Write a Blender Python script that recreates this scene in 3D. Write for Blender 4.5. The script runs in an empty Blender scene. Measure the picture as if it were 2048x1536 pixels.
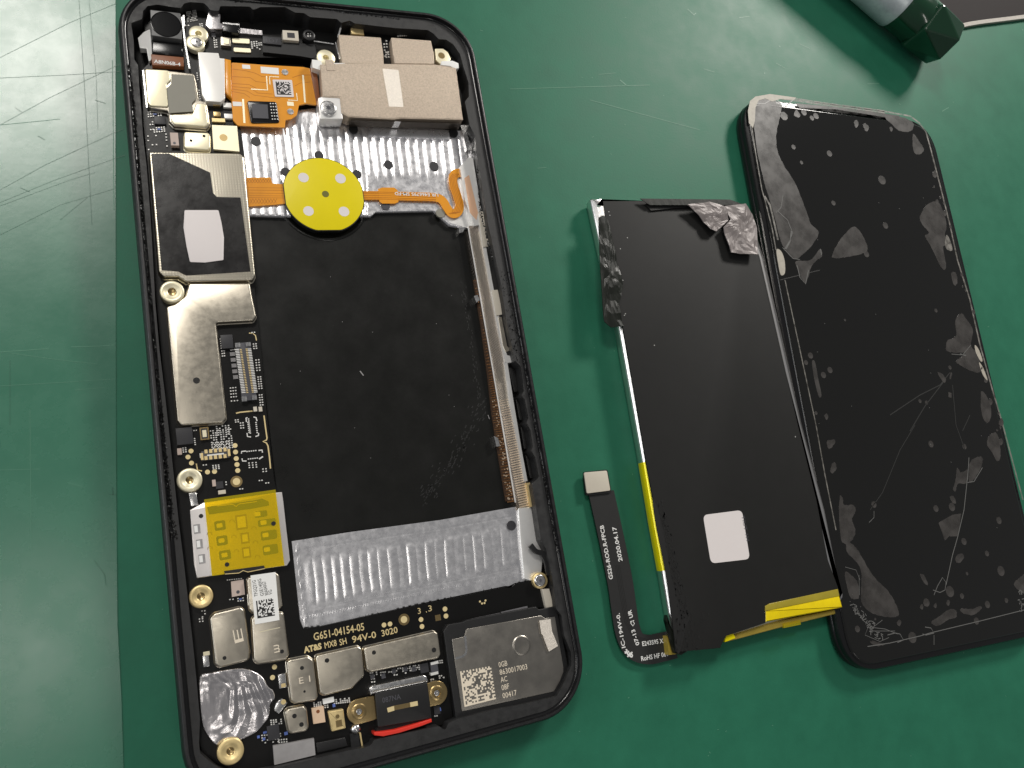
import bpy, math, random
from mathutils import Vector, Matrix
random.seed(4)
scene = bpy.context.scene
scene.unit_settings.scale_length = 0.01          # one unit is one centimetre
# ------------------------------------------------------------------ camera
FOC = 1582.99
CAM = Vector((-3.11529, -3.78303, 14.62416))
RX = Vector((0.915496784876254, -0.16830828137459117, 0.3654284598959622))
RD = Vector((-0.08593699624992643, -0.9691351376376385, -0.23106691167625346))
RF = Vector((0.39304003556475453, 0.18013719054318802, -0.9017040107631876))
cd = bpy.data.cameras.new('camera'); cam = bpy.data.objects.new('camera', cd)
scene.collection.objects.link(cam)
M = Matrix((RX, -RD, -RF)).transposed().to_4x4(); M.translation = CAM
cam.matrix_world = M
cd.sensor_width = 36; cd.lens = FOC/2048*36; cd.clip_start = .5; cd.clip_end = 1000
cd.dof.use_dof = True; cd.dof.focus_distance = 14.6; cd.dof.aperture_fstop = 7.0
scene.camera = cam
# ------------------------------------------------------------------ room light and added fill lamps
w = bpy.data.worlds.new('World'); scene.world = w; w.use_nodes = True
bg = w.node_tree.nodes['Background']; bg.inputs[0].default_value = (.97, .98, 1, 1); bg.inputs[1].default_value = .14
def lamp(name, loc, tgt, sx, sy, power, col=(1, .96, .9)):
    d = bpy.data.lights.new(name, 'AREA'); d.shape = 'RECTANGLE'; d.size = sx; d.size_y = sy
    d.energy = power; d.color = col
    o = bpy.data.objects.new(name, d); scene.collection.objects.link(o); o.location = loc
    o.rotation_euler = (Vector(tgt)-Vector(loc)).to_track_quat('-Z', 'Y').to_euler()
    return o
lamp('ceiling_light', (-25, 86, 120), (-2, 3, 0), 36, 24, 70000)
lamp('ceiling_light_left', (-27, -8, 120), (-4, -3, 0), 14, 22, 6500)
lamp('fill_light_far_left', (-100, 35, 120), (0, 0, 0), 70, 6, 16000)  # added unseen lamp, gives the metal parts highlights
lamp('fill_light_behind', (25, -100, 120), (0, 0, 0), 6, 70, 12000)  # added unseen lamp, for contrast in the metal reflections
lamp('window', (-108, 18, 52), (0, 0, 0), 70, 42, 36000, (.95, .98, 1))
lamp('bench_light', (56, 45, 38), (13, 0, 0), 15, 12, 38000, (1, .96, .9))
scene.view_settings.view_transform = 'Standard'; scene.view_settings.look = 'None'
scene.view_settings.exposure = 0; scene.view_settings.gamma = 1
# ------------------------------------------------------------------ helpers
def at(x, y, z=0.0):
    d = RX*((x-1024)/FOC) + RD*((y-768)/FOC) + RF
    return CAM + d*((z-CAM.z)/d.z)
def px(x, y, z=.4):                      # centimetres covered by one photo pixel there
    return (at(x+1, y, z)-at(x-1, y, z)).length/2
ORI = {}
def empty(name, loc, label, cat, group=None):
    o = bpy.data.objects.new(name, None); scene.collection.objects.link(o); o.location = loc
    o.empty_display_size = .3; ORI[o.name] = Vector(loc)
    o['label'] = label; o['category'] = cat
    if group: o['group'] = group
    return o
def link(name, me, origin, parent=None, label=None, kind=None, cat=None):
    o = bpy.data.objects.new(name, me); scene.collection.objects.link(o)
    ORI[o.name] = Vector(origin)
    if parent: o.parent = parent; o.location = Vector(origin)-ORI[parent.name]
    else: o.location = origin
    if label: o['label'] = label
    if kind: o['kind'] = kind
    if cat: o['category'] = cat
    return o
def mesh(name, vs, fs, mat, parent=None, smooth=False, auto=False, **k):
    vs = [Vector(v) for v in vs]
    n = len(vs); c = Vector((sum(v.x for v in vs)/n, sum(v.y for v in vs)/n, min(v.z for v in vs)))
    me = bpy.data.meshes.new(name); me.from_pydata([v-c for v in vs], [], fs); me.materials.append(mat)
    if smooth: me.polygons.foreach_set('use_smooth', [True]*len(me.polygons))
    me.update()
    if smooth:
        for pl_ in me.polygons:
            if abs(pl_.normal.z) > .9996: pl_.use_smooth = False
    if auto:
        try: me.set_sharp_from_angle(angle=math.radians(50))
        except Exception: pass
    return link(name, me, c, parent, **k)
def area(p): return sum(p[i][0]*p[(i+1) % len(p)][1]-p[(i+1) % len(p)][0]*p[i][1] for i in range(len(p)))/2
def fillet(p, r, seg=5):
    out = []; n = len(p)
    for i in range(n):
        a, b, c = Vector(p[i-1]), Vector(p[i]), Vector(p[(i+1) % n])
        u, v = (a-b), (c-b); lu, lv = u.length, v.length
        if lu < 1e-6 or lv < 1e-6: continue
        u /= lu; v /= lv; ang = math.acos(max(-1, min(1, u.dot(v))))
        if ang > 2.9 or r <= 0: out.append(b); continue
        t = min(r/math.tan(ang/2), .48*lu, .48*lv)
        p0, p1 = b+u*t, b+v*t
        for k in range(seg+1):
            s = k/seg; out.append(p0*(1-s)**2 + b*(2*s*(1-s)) + p1*s*s)
    return out
def smoothloop(p, k=5):
    out = []; n = len(p)
    for i in range(n):
        a, b, c, d = [Vector(p[(i+j-1) % n]) for j in range(4)]
        for s in range(k):
            t = s/k
            out.append(.5*((2*b)+(c-a)*t+(2*a-5*b+4*c-d)*t*t+(3*b-a-3*c+d)*t**3))
    return out
def inset(p, d):
    n = len(p); out = []
    for i in range(n):
        a, b, c = p[i-1], p[i], p[(i+1) % n]
        e1 = (b-a); e2 = (c-b)
        if e1.length < 1e-9 or e2.length < 1e-9: out.append(b.copy()); continue
        n1 = Vector((-e1.y, e1.x)).normalized(); n2 = Vector((-e2.y, e2.x)).normalized()
        m = n1+n2
        if m.length < 1e-6: m = n1
        m.normalize(); out.append(b+m*(d/max(.45, m.dot(n1))))
    return out
def prism_data(p2, z1, z0, bev=0.0, foot=0.0):
    if area(p2) < 0: p2 = p2[::-1]
    if foot: rings = [(-foot, z0), (-foot, z0+.02), (0, z0+.03)]
    else: rings = [(0, z0)]
    if bev: rings += [(0, z1-bev), (bev*.12, z1-bev*.6), (bev*.35, z1-bev*.28), (bev*.65, z1-bev*.08), (bev, z1)]
    else: rings += [(0, z1)]
    vs = []; fs = []; n = len(p2)
    for d, z in rings:
        for q in (inset(p2, d) if d else p2): vs.append((q[0], q[1], z))
    for r in range(len(rings)-1):
        for i in range(n):
            j = (i+1) % n; fs.append((r*n+i, r*n+j, (r+1)*n+j, (r+1)*n+i))
    fs.append(tuple((len(rings)-1)*n+i for i in range(n)))
    fs.append(tuple(range(n-1, -1, -1)))
    return vs, fs
def topx(pts, z): return [at(x, y, z).to_2d() for x, y in pts]
def prism(name, pts, z1, z0, mat, parent, r=0.0, bev=0.0, curve=False, foot=0.0, world=False, **k):
    p = [Vector(q) for q in pts] if world else topx(pts, z1)
    if curve: p = smoothloop(p)
    elif r: p = fillet(p, r)
    vs, fs = prism_data(p, z1, z0, bev, foot)
    return mesh(name, vs, fs, mat, parent, smooth=bool(bev), auto=bool(bev), **k)
def rect(cx, cy, w, h, z):               # pixel centre and pixel size, aligned with the phone
    c = at(cx, cy, z); s = px(cx, cy, z); a, b = w*s/2, h*s/2
    return [(c.x-a, c.y-b), (c.x+a, c.y-b), (c.x+a, c.y+b), (c.x-a, c.y+b)]
def box(name, cx, cy, w, h, z1, z0, mat, parent, r=0.0, bev=0.0, **k):
    return prism(name, rect(cx, cy, w, h, z1), z1, z0, mat, parent, r=r, bev=bev, world=True, **k)
def lathe(name, cx, cy, prof, mat, parent, seg=40, zref=None, world=False, closed=False, **k):
    z = prof[-1][1] if zref is None else zref
    c = Vector((cx, cy)) if world else at(cx, cy, z).to_2d()
    vs = []; fs = []
    for rr, zz in prof:
        for i in range(seg):
            a = 2*math.pi*i/seg; vs.append((c.x+rr*math.cos(a), c.y+rr*math.sin(a), zz))
    for q in range(len(prof)-1):
        for i in range(seg):
            j = (i+1) % seg; fs.append((q*seg+i, q*seg+j, (q+1)*seg+j, (q+1)*seg+i))
    if prof[-1][0] > 0 and not closed: fs.append(tuple((len(prof)-1)*seg+i for i in range(seg)))
    return mesh(name, vs, fs, mat, parent, smooth=True, auto=True, **k)
def disc(name, cx, cy, rp, z1, z0, mat, parent, **k):
    r = rp*px(cx, cy, z1)
    return lathe(name, cx, cy, [(r, z0), (r, z1)], mat, parent, seg=28, **k)
def boxes(name, lst, mat, parent, z0, h=.03, label=None, gap=0):
    """many tiny solder pads and chips too small to pick apart, joined"""
    vs = []; fs = []
    for it in lst:
        x, y, w_, h_ = it[:4]; z1 = z0+h
        for q in rect(x, y, w_, h_, z1): vs.append((q[0], q[1], z0))
        for q in rect(x, y, w_, h_, z1): vs.append((q[0], q[1], z1))
        b = len(vs)-8
        fs += [(b+4, b+5, b+6, b+7)]+[(b+i, b+(i+1) % 4, b+4+(i+1) % 4, b+4+i) for i in range(4)]
    return mesh(name, vs, fs, mat, parent, kind='stuff', label=label)
def strip(name, path, wd, z, mat, parent, th=.012, k=8, **kw):
    pts = [at(x, y, z if not callable(z) else z(i/(len(path)-1))) for i, (x, y) in enumerate(path)]
    fine = []
    for i in range(len(pts)-1):
        a = pts[max(0, i-1)]; b = pts[i]; c = pts[i+1]; d = pts[min(len(pts)-1, i+2)]
        for s in range(k):
            t = s/k; fine.append(.5*((2*b)+(c-a)*t+(2*a-5*b+4*c-d)*t*t+(3*b-a-3*c+d)*t**3))
    fine.append(pts[-1])
    vs = []; fs = []; n = len(fine)
    for i, p in enumerate(fine):
        t = (fine[min(n-1, i+1)]-fine[max(0, i-1)]); t.z = 0; t.normalize(); nn = Vector((-t.y, t.x, 0))
        ww = (wd(i/(n-1)) if callable(wd) else wd)/2*px(path[0][0], path[0][1])
        vs += [p+nn*ww, p-nn*ww, p-nn*ww-Vector((0, 0, th)), p+nn*ww-Vector((0, 0, th))]
    for i in range(n-1):
        a = 4*i; b = a+4
        fs += [(a+j, a+(j+1) % 4, b+(j+1) % 4, b+j) for j in range(4)]
    fs += [(0, 1, 2, 3), (4*n-1, 4*n-2, 4*n-3, 4*n-4)]
    return mesh(name, vs, fs, mat, parent, **kw)
def lines(name, segs, wpx, z, mat, parent, **kw):
    """thin polylines (cracks, traces, scratches) as fine slivers"""
    vs = []; fs = []
    for pl in segs:
        ww = wpx
        if isinstance(pl[0], (int, float)): ww = pl[0]; pl = pl[1]
        P = [at(x, y, z) for x, y in pl]; hw = ww/2*(.75 if name in ('scratch', 'crack') else 1)*px(pl[0][0], pl[0][1], z); b = len(vs)
        for i, p in enumerate(P):
            t = P[min(len(P)-1, i+1)]-P[max(0, i-1)]; t.normalize(); nn = Vector((-t.y, t.x, 0))*hw
            vs += [p+nn, p-nn]
        fs += [(b+2*i, b+2*i+1, b+2*i+3, b+2*i+2) for i in range(len(P)-1)]
    return mesh(name, vs, fs, mat, parent, **kw)
_cache = {}
def text(body, p0, p1, capx, z, mat, parent, name='lettering', bold=0.0, flip=False, label=None):
    key = (body, bold)
    if key not in _cache:
        c = bpy.data.curves.new('t', 'FONT'); c.body = body; c.size = 1; c.offset = bold; c.resolution_u = 2
        o = bpy.data.objects.new('t', c); scene.collection.objects.link(o)
        dg = bpy.context.evaluated_depsgraph_get(); dg.update()
        me = bpy.data.meshes.new_from_object(o.evaluated_get(dg))
        _cache[key] = ([v.co.copy() for v in me.vertices], [tuple(p.vertices) for p in me.polygons])
        bpy.data.objects.remove(o); bpy.data.curves.remove(c); bpy.data.meshes.remove(me)
    vs, fs = _cache[key]
    x0 = min(v.x for v in vs); x1 = max(v.x for v in vs); y0 = 0; y1 = max(v.y for v in vs)
    A = at(*p0, z); B = at(*p1, z); u = (B-A); u.z = 0; L = u.length; u.normalize(); n = Vector((-u.y, u.x, 0))
    if flip: n = -n
    sx = L/(x1-x0); sy = capx*px(*p0, z)/y1
    out = [A+u*((v.x-x0)*sx)+n*(v.y*sy) for v in vs]
    return mesh(name, out, fs if not flip else [f[::-1] for f in fs], mat, parent, label=label)
def matrix_code(corners, n, z, mat, parent, name='printed_code', seed=1, invert=False):
    """a printed dot-matrix square: solid L border, dashed far border, scattered modules"""
    rnd = random.Random(seed); a, b, c, d = [at(x, y, z) for x, y in corners]; vs = []; fs = []
    for i in range(n):
        for j in range(n):
            if i == 0 or j == n-1: on = True
            elif j == 0: on = i % 2 == 0
            elif i == n-1: on = j % 2 == 1
            else: on = rnd.random() < .52
            if not on: continue
            q = []
            for (u, v) in ((i, j), (i+1, j), (i+1, j+1), (i, j+1)):
                u /= n; v /= n; q.append((a*(1-u)+b*u)*(1-v)+(d*(1-u)+c*u)*v)
            k = len(vs); vs += q; fs.append((k, k+3, k+2, k+1))
    return mesh(name, vs, fs, mat, parent, kind='stuff')
# ------------------------------------------------------------------ materials
def mat(name, col, rough=.5, metal=0.0, var=0.0, vs=8.0, bump=0.0, bs=40.0, rv=0.0, spec=.5, coat=0.0, aniso=None, alpha=None, trans=0, em=None):
    m = bpy.data.materials.new(name); m.use_nodes = True; nt = m.node_tree; N = nt.nodes; Lk = nt.links
    b = N['Principled BSDF']; b.inputs['Base Color'].default_value = (*col, 1)
    b.inputs['Roughness'].default_value = rough; b.inputs['Metallic'].default_value = metal
    b.inputs['Specular IOR Level'].default_value = spec
    if coat: b.inputs['Coat Weight'].default_value = coat; b.inputs['Coat Roughness'].default_value = .08
    if trans: b.inputs['Transmission Weight'].default_value = trans
    if alpha is not None: b.inputs['Alpha'].default_value = alpha
    tc = N.new('ShaderNodeTexCoord'); mp = N.new('ShaderNodeMapping'); Lk.new(tc.outputs['Object'], mp.inputs[0])
    if aniso: mp.inputs['Scale'].default_value = aniso
    if var or rv:
        nz = N.new('ShaderNodeTexNoise'); nz.inputs['Scale'].default_value = vs; nz.inputs['Detail'].default_value = 6
        nz.inputs['Roughness'].default_value = .65
        Lk.new(mp.outputs[0], nz.inputs['Vector'])
        if var:
            mx = N.new('ShaderNodeMixRGB'); mx.inputs[1].default_value = (*[c*(1-var) for c in col], 1)
            mx.inputs[2].default_value = (*[min(1, c*(1+var)) for c in col], 1)
            Lk.new(nz.outputs[0], mx.inputs[0]); Lk.new(mx.outputs[0], b.inputs['Base Color'])
        if rv:
            mr = N.new('ShaderNodeMapRange'); mr.inputs['From Min'].default_value = .3; mr.inputs['From Max'].default_value = .7
            mr.inputs['To Min'].default_value = max(.02, rough-rv); mr.inputs['To Max'].default_value = min(1, rough+rv)
            Lk.new(nz.outputs[0], mr.inputs[0]); Lk.new(mr.outputs[0], b.inputs['Roughness'])
    if bump:
        nb = N.new('ShaderNodeTexNoise'); nb.inputs['Scale'].default_value = bs; nb.inputs['Detail'].default_value = 5
        Lk.new(mp.outputs[0], nb.inputs['Vector']); bp = N.new('ShaderNodeBump'); bp.inputs['Strength'].default_value = 1
        bp.inputs['Distance'].default_value = bump; Lk.new(nb.outputs[0], bp.inputs['Height']); Lk.new(bp.outputs[0], b.inputs['Normal'])
    return m
def wavebump(m, dist, scale, direction='X', rot=0.0, both=False):
    nt = m.node_tree; N = nt.nodes; b = N['Principled BSDF']; tc = N.new('ShaderNodeTexCoord'); mp = N.new('ShaderNodeMapping')
    mp.inputs['Rotation'].default_value = (0, 0, rot); nt.links.new(tc.outputs['Object'], mp.inputs[0])
    wv = N.new('ShaderNodeTexWave'); wv.inputs['Scale'].default_value = scale; wv.bands_direction = direction
    wv.inputs['Distortion'].default_value = .6; wv.inputs['Detail'].default_value = 1
    nt.links.new(mp.outputs[0], wv.inputs[0]); out = wv.outputs['Fac']
    if both:
        w2 = N.new('ShaderNodeTexWave'); w2.inputs['Scale'].default_value = scale; w2.bands_direction = 'Y'
        w2.inputs['Distortion'].default_value = .6; nt.links.new(mp.outputs[0], w2.inputs[0])
        mu = N.new('ShaderNodeMath'); mu.operation = 'MULTIPLY'; nt.links.new(wv.outputs['Fac'], mu.inputs[0]); nt.links.new(w2.outputs['Fac'], mu.inputs[1]); out = mu.outputs[0]
    bp = N.new('ShaderNodeBump'); bp.inputs['Distance'].default_value = dist; nt.links.new(out, bp.inputs['Height'])
    nt.links.new(bp.outputs[0], b.inputs['Normal']); return m
MAT = dict(
 green=mat('green_bench', (.020, .142, .082), .47, var=.22, vs=1.3, bump=.0016, bs=22, rv=.03, spec=.26),
 green2=mat('green_sheet', (.022, .148, .086), .27, var=.12, vs=1.2, bump=.0006, bs=9, rv=.03, spec=.90),
 shell=mat('black_shell', (.012, .012, .013), .38, var=.4, vs=9, bump=.0008, bs=60, rv=.1),
 ledge=mat('grey_black_ledge', (.019, .019, .0195), .50, var=.45, vs=7, bump=.003, bs=45, rv=.15),
 glue=mat('rough_black_glue', (.010, .010, .010), .22, bump=.014, bs=34, spec=.6),
 pcb=mat('black_solder_mask', (.0035, .0033, .003), .32, var=.3, vs=6, bump=.0006, bs=25, spec=.35),
 black=mat('black_plastic', (.010, .010, .0105), .42, var=.3, vs=10, bump=.0006, bs=50),
 void=mat('dark_recess', (.004, .004, .004), .6),
 alu=mat('milled_aluminium', (.93, .92, .94), .30, .9, var=.04, vs=10, bump=.0022, bs=5, rv=.07),
 steel=mat('bright_steel', (.80, .79, .78), .24, 1, var=.1, vs=14, bump=.0006, bs=30, rv=.08),
 litsteel=mat('lit_steel', (.86, .85, .83), .38, .55, var=.05, vs=14, bump=.0006, bs=30),  # steel with its bright reflections put into a whiter, less metallic colour
 grain=mat('knurled_steel', (.34, .295, .255), .36, 1, var=.12, vs=8), ribs=mat('bright_ribs', (.85, .68, .50), .35, .5), brownb=mat('brown_residue', (.05, .025, .012), .4),
 shield=mat('nickel_silver', (.64, .585, .485), .33, 1, var=.05, vs=9, bump=.0005, bs=6, rv=.05),
 shield2=mat('dimpled_nickel', (.66, .61, .50), .32, 1),
 gold=mat('gold_plate', (.84, .66, .33), .42, .65, var=.08, vs=14, rv=.06),
 palegold=mat('pale_gold', (.92, .85, .62), .40, .65, var=.05, vs=12),
 pad=mat('gold_pad', (.80, .66, .36), .5, .35),
 brass=mat('aged_brass', (.52, .38, .18), .30, 1, var=.15, vs=12),
 solder=mat('solder', (.82, .81, .78), .4, .35),
 white=mat('white_part', (.85, .85, .83), .45, var=.04, vs=6),
 sticker=mat('white_sticker', (.74, .69, .68), .55, var=.02, vs=5),
 ink=mat('black_ink', (.015, .015, .015), .6),
 silk=mat('gold_print', (.72, .58, .30), .5, .3),
 print=mat('white_print', (.80, .80, .78), .6),
 laser=mat('laser_mark', (.78, .69, .55), .6),
 chip=mat('chip_grey', (.028, .028, .032), .42, var=.15, vs=12),
 chipl=mat('chip_slate', (.075, .075, .085), .3),
 cer=mat('ceramic_beige', (.52, .42, .37), .5, var=.06),
 pink=mat('chip_pink', (.72, .52, .36), .5),
 blue=mat('blue_part', (.10, .16, .45), .4),
 orange=mat('orange_flex', (.78, .31, .015), .30, var=.12, vs=4, bump=.0012, bs=9, coat=.4),
 orange2=mat('orange_flex_trace', (.50, .16, .006), .35),
 brown=mat('brown_flex', (.22, .07, .02), .4, var=.2, vs=30),
 yellow=mat('yellow_film', (.77, .64, .0), .36, var=.07, vs=1.5, bump=.002, bs=2, spec=.4),
 kapton=mat('yellow_tape', (.92, .80, .0), .16, trans=0, alpha=.80, coat=.3),
 kaptond=mat('yellow_tape_dark', (.42, .31, .05), .3, var=.3, vs=5, bump=.004, bs=10, alpha=.9),
 fabric=wavebump(mat('conductive_fabric', (.52, .43, .34), .50, .35, var=.45, vs=30), .0022, 26, both=True),
 fabricl=wavebump(mat('conductive_fabric_light', (.80, .74, .66), .45, .45, var=.2, vs=30), .0022, 26, both=True),
 film=mat('black_film', (.009, .008, .008), .26, var=.3, vs=2, bump=.004, bs=2.2, rv=.08),
 grey=mat('grey_sheet', (.235, .225, .185), .45, var=.05, vs=5),
 well=mat('battery_well', (.0045, .0045, .0035), .30, var=.1, vs=1.5, bump=.0022, bs=1.2, rv=.04, spec=.5),
 copper=mat('copper_ribs', (.42, .22, .10), .3, .9, var=.3, vs=20),
 foil=mat('crumpled_foil', (.72, .69, .70), .27, 1, var=.1, vs=5, bump=.004, bs=9),
 batt=mat('battery_film', (.0135, .0135, .013), .55, spec=.24, var=.15, vs=2, bump=.0015, bs=3),
 pouch=mat('silver_pouch', (.92, .90, .88), .30, 1),
 torn=mat('torn_tape', (.21, .185, .18), .45, .15, var=.3, vs=6, bump=.006, bs=6),
 tape=mat('black_tape', (.009, .011, .008), .34, var=.4, vs=8, bump=.004, bs=10, spec=.35, aniso=(1, .4, 1)),
 ribbon=mat('black_ribbon', (.020, .020, .020), .45, var=.15, vs=5),
 glass=mat('black_glass', (.0085, .0085, .0080), .06, coat=.2, spec=.45),
 bezel=mat('black_bezel', (.006, .006, .0065), .18, bump=.0004, bs=30),
 delam=mat('loose_glass_grey', (.060, .056, .053), .36, var=.22, vs=1.6, spec=.4),
 glueg=mat('dried_glue', (.20, .19, .17), .5, var=.35, vs=7, bump=.006, bs=14),
 glueg2=mat('dried_glue_pale', (.40, .37, .31), .5, var=.3, vs=7, bump=.004, bs=14), crack=mat('crack_white', (.14, .14, .135), .35),
 faint=mat('crack_faint', (.032, .032, .031), .4),
 red=mat('red_rubber', (.72, .035, .02), .4),
 lens=mat('lens_glass', (.003, .003, .0035), .12, spec=.25),
 cambody=mat('camera_grey', (.12, .12, .12), .42, .3, var=.1, vs=9),
 handle=mat('label_foil', (.60, .67, .78), .35, .35, var=.55, vs=2.2),
 plastic=mat('dark_green_plastic', (.005, .038, .016), .14, coat=.5),
 card=mat('dark_card', (.014, .010, .010), .7, var=.15, vs=5, spec=.2),
 cardw=mat('pale_edge', (.40, .37, .33), .6, var=.3, vs=10),
 scratch=mat('pale_scratch', (.075, .235, .15), .45), scratchd=mat('dark_scratch', (.022, .115, .07), .36),
 tapeg=mat('grey_adhesive', (.30, .29, .29), .5, var=.3, vs=5),
 duct=mat('dust', (.5, .5, .48), .6), cream=mat('connector_cream', (.60, .55, .46), .45, var=.04, vs=6),
)
def tint(name, col, gl=.10, rough=.12, bump=.004, bs=6):
    mm = bpy.data.materials.new(name); mm.use_nodes = True; nt = mm.node_tree; N = nt.nodes; N.remove(N['Principled BSDF'])
    t = N.new('ShaderNodeBsdfTransparent'); t.inputs[0].default_value = (*col, 1); g = N.new('ShaderNodeBsdfGlossy'); g.inputs['Roughness'].default_value = rough
    d = N.new('ShaderNodeBsdfDiffuse'); d.inputs[0].default_value = (col[0]*.9, col[1]*.9, col[2], 1)
    tc = N.new('ShaderNodeTexCoord'); nz = N.new('ShaderNodeTexNoise'); nz.inputs['Scale'].default_value = bs; bp = N.new('ShaderNodeBump'); bp.inputs['Distance'].default_value = bump
    nt.links.new(tc.outputs['Object'], nz.inputs['Vector']); nt.links.new(nz.outputs[0], bp.inputs['Height']); nt.links.new(bp.outputs[0], g.inputs['Normal'])
    m1 = N.new('ShaderNodeMixShader'); m1.inputs[0].default_value = .22; nt.links.new(t.outputs[0], m1.inputs[1]); nt.links.new(d.outputs[0], m1.inputs[2])
    m2 = N.new('ShaderNodeMixShader'); m2.inputs[0].default_value = gl; nt.links.new(m1.outputs[0], m2.inputs[1]); nt.links.new(g.outputs[0], m2.inputs[2])
    nt.links.new(m2.outputs[0], N['Material Output'].inputs[0]); return mm
MAT['kapton'] = tint('yellow_tape_clear', (1, .88, .015), gl=.07)
def cloudy(mt, lo=.35, sc=1.3):
    nt = mt.node_tree; N = nt.nodes; b = N['Principled BSDF']; tc = N.new('ShaderNodeTexCoord'); nz = N.new('ShaderNodeTexNoise'); nz.inputs['Scale'].default_value = sc
    nz.inputs['Detail'].default_value = 8; nz.inputs['Roughness'].default_value = .6; mr = N.new('ShaderNodeMapRange'); mr.inputs['From Min'].default_value = .35; mr.inputs['From Max'].default_value = .6
    mr.inputs['To Min'].default_value = lo; nt.links.new(tc.outputs['Object'], nz.inputs['Vector']); nt.links.new(nz.outputs[0], mr.inputs[0]); nt.links.new(mr.outputs[0], b.inputs['Alpha'])
cloudy(MAT['delam'], .55, 2.2); cloudy(MAT['glueg'], .25, 5)
MAT['tail'] = tint('tail_clear', (.62, .62, .35), gl=.06, rough=.08)
wavebump(MAT['grain'], .006, 9, rot=-.5)
wavebump(MAT['shield2'], .0016, 6.5, both=True)
m = MAT
# ------------------------------------------------------------------ bench
def slab(name, pts, z1, z0, mt, **k): return prism(name, pts, z1, z0, mt, None, world=True, **k)
slab('bench_top', [(-60, -60), (90, -60), (90, 70), (-60, 70)], 0, -2, m['green'], kind='structure')
# the glossier sheet along the left, its edge just beside the phone
sheet = prism('plastic_sheet', [(-900, -500), (231, -300), (231, 300), (232, 900), (235, 1250), (243, 1400), (258, 1900), (-900, 2100)], .010, .001, m['green2'], None)
sheet['label'] = 'thin scratched glossy green sheet lying on the bench along the left of the opened phone'; sheet['category'] = 'plastic sheet'
dk = [(1.2, [(0, 115), (140, 45), (235, 6)]), (1.3, [(0, 156), (130, 150), (240, 143)]), (1.4, [(158, 0), (170, 190), (184, 450)]), (1.1, [(178, 0), (192, 150), (196, 260)]),
 (1.2, [(0, 250), (100, 195), (240, 128)]), (1.2, [(0, 380), (90, 330), (245, 258)]), (1.1, [(0, 405), (110, 360), (250, 310)]), (1.0, [(0, 412), (140, 360), (190, 345)]),
 (1.0, [(0, 470), (120, 410), (228, 378)]), (3, [(225, 975), (226, 990)]), (1.5, [(215, 988), (232, 990)]), (1.0, [(120, 440), (175, 395)]), (2.0, [(190, 200), (212, 207)]),
 (2.4, [(76, 272), (90, 280)]), (2.2, [(40, 375), (60, 384)]), (1.6, [(188, 1120), (210, 1150), (212, 1170)]), (1.4, [(30, 215), (45, 225)]), (1, [(20, 720), (20, 850)])]
lt = [(1.6, [(0, 704), (60, 700), (98, 697)]), (1.4, [(142, 694), (200, 692), (229, 690)]), (1.0, [(0, 772), (120, 765), (229, 758)]), (1.0, [(20, 706), (120, 720), (195, 728)]),
 (1.6, [(135, 965), (165, 973)]), (1.0, [(0, 940), (80, 938)]), (1.0, [(150, 780), (210, 775)]), (1.0, [(0, 250), (120, 238)]), (1.4, [(225, 120), (228, 420)]), (1, [(60, 820), (62, 1100)])]
lines('scratch', dk, 1.2, .0125, m['scratchd'], sheet, kind='stuff'); lines('scuff', lt, 1.2, .0128, m['scratch'], sheet, kind='stuff')
rs = random.Random(8); sp = []
for _ in range(170):
    x, y = rs.uniform(0, 2048), rs.uniform(0, 1536); l = rs.uniform(1, 4); a = rs.uniform(0, 6.3)
    sp.append((rs.uniform(.7, 1.8), [(x, y), (x+l*math.cos(a), y+l*math.sin(a))]))
sp += [(1.4, [(1375, 18), (1388, 30), (1392, 26)]), (2, [(1240, 160), (1252, 170)]), (1, [(1090, 1180), (1100, 1300)]), (1.2, [(960, 60), (966, 62)]), (1, [(1020, 178), (1300, 170)]), (1, [(1180, 200), (1400, 260)])]
for i in range(10):
    x, y = rs.uniform(950, 2040), rs.uniform(0, 480); l = rs.uniform(8, 40); a = rs.uniform(-.6, .6)
    sp.append((.8, [(x, y), (x+l*math.cos(a), y+l*math.sin(a))]))
sc = lines('dust_specks', sp, 1.2, .004, m['scratch'], None, kind='stuff')
sc['label'] = 'scattered pale dust specks and fine scratches on the green bench'; sc['category'] = 'dust'
# ================================================================== the opened phone
phone = empty('opened_phone', (0, 0, 0), 'opened black phone without its screen, circuit board, yellow coil disc and shields showing', 'phone')
W2, H2, CR = 3.47, 7.2, 1.02
def rr(d, z, seg=14):
    a, b, r = W2-d, H2-d, CR-d; out = []
    for cx, cy, s in ((a-r, b-r, 0), (-(a-r), b-r, 1), (-(a-r), -(b-r), 2), (a-r, -(b-r), 3)):
        for k in range(seg+1):
            t = math.pi/2*(s+k/seg); out.append(Vector((cx+r*math.cos(t), cy+r*math.sin(t), z)))
    return out
def shellmesh(name, prof, mt, **k):
    vs = []; fs = []
    for d, z in prof: vs += rr(d, z)
    n = len(rr(0, 0))
    for q in range(len(prof)-1):
        for i in range(n): j = (i+1) % n; fs.append((q*n+i, q*n+j, (q+1)*n+j, (q+1)*n+i))
    return mesh(name, vs, fs, mt, phone, smooth=True, auto=True, **k)
shellmesh('back_cover', [(.9, .02), (.25, .02), (.10, .06), (.02, .18), (0, .34), (0, .50), (.02, .62), (.05, .675), (.08, .69), (.105, .685), (.115, .60)], m['shell'])
cover_floor = prism('cover_floor', [(v.x, v.y) for v in rr(.16, 0)], .14, .05, m['void'], phone, world=True)
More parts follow.
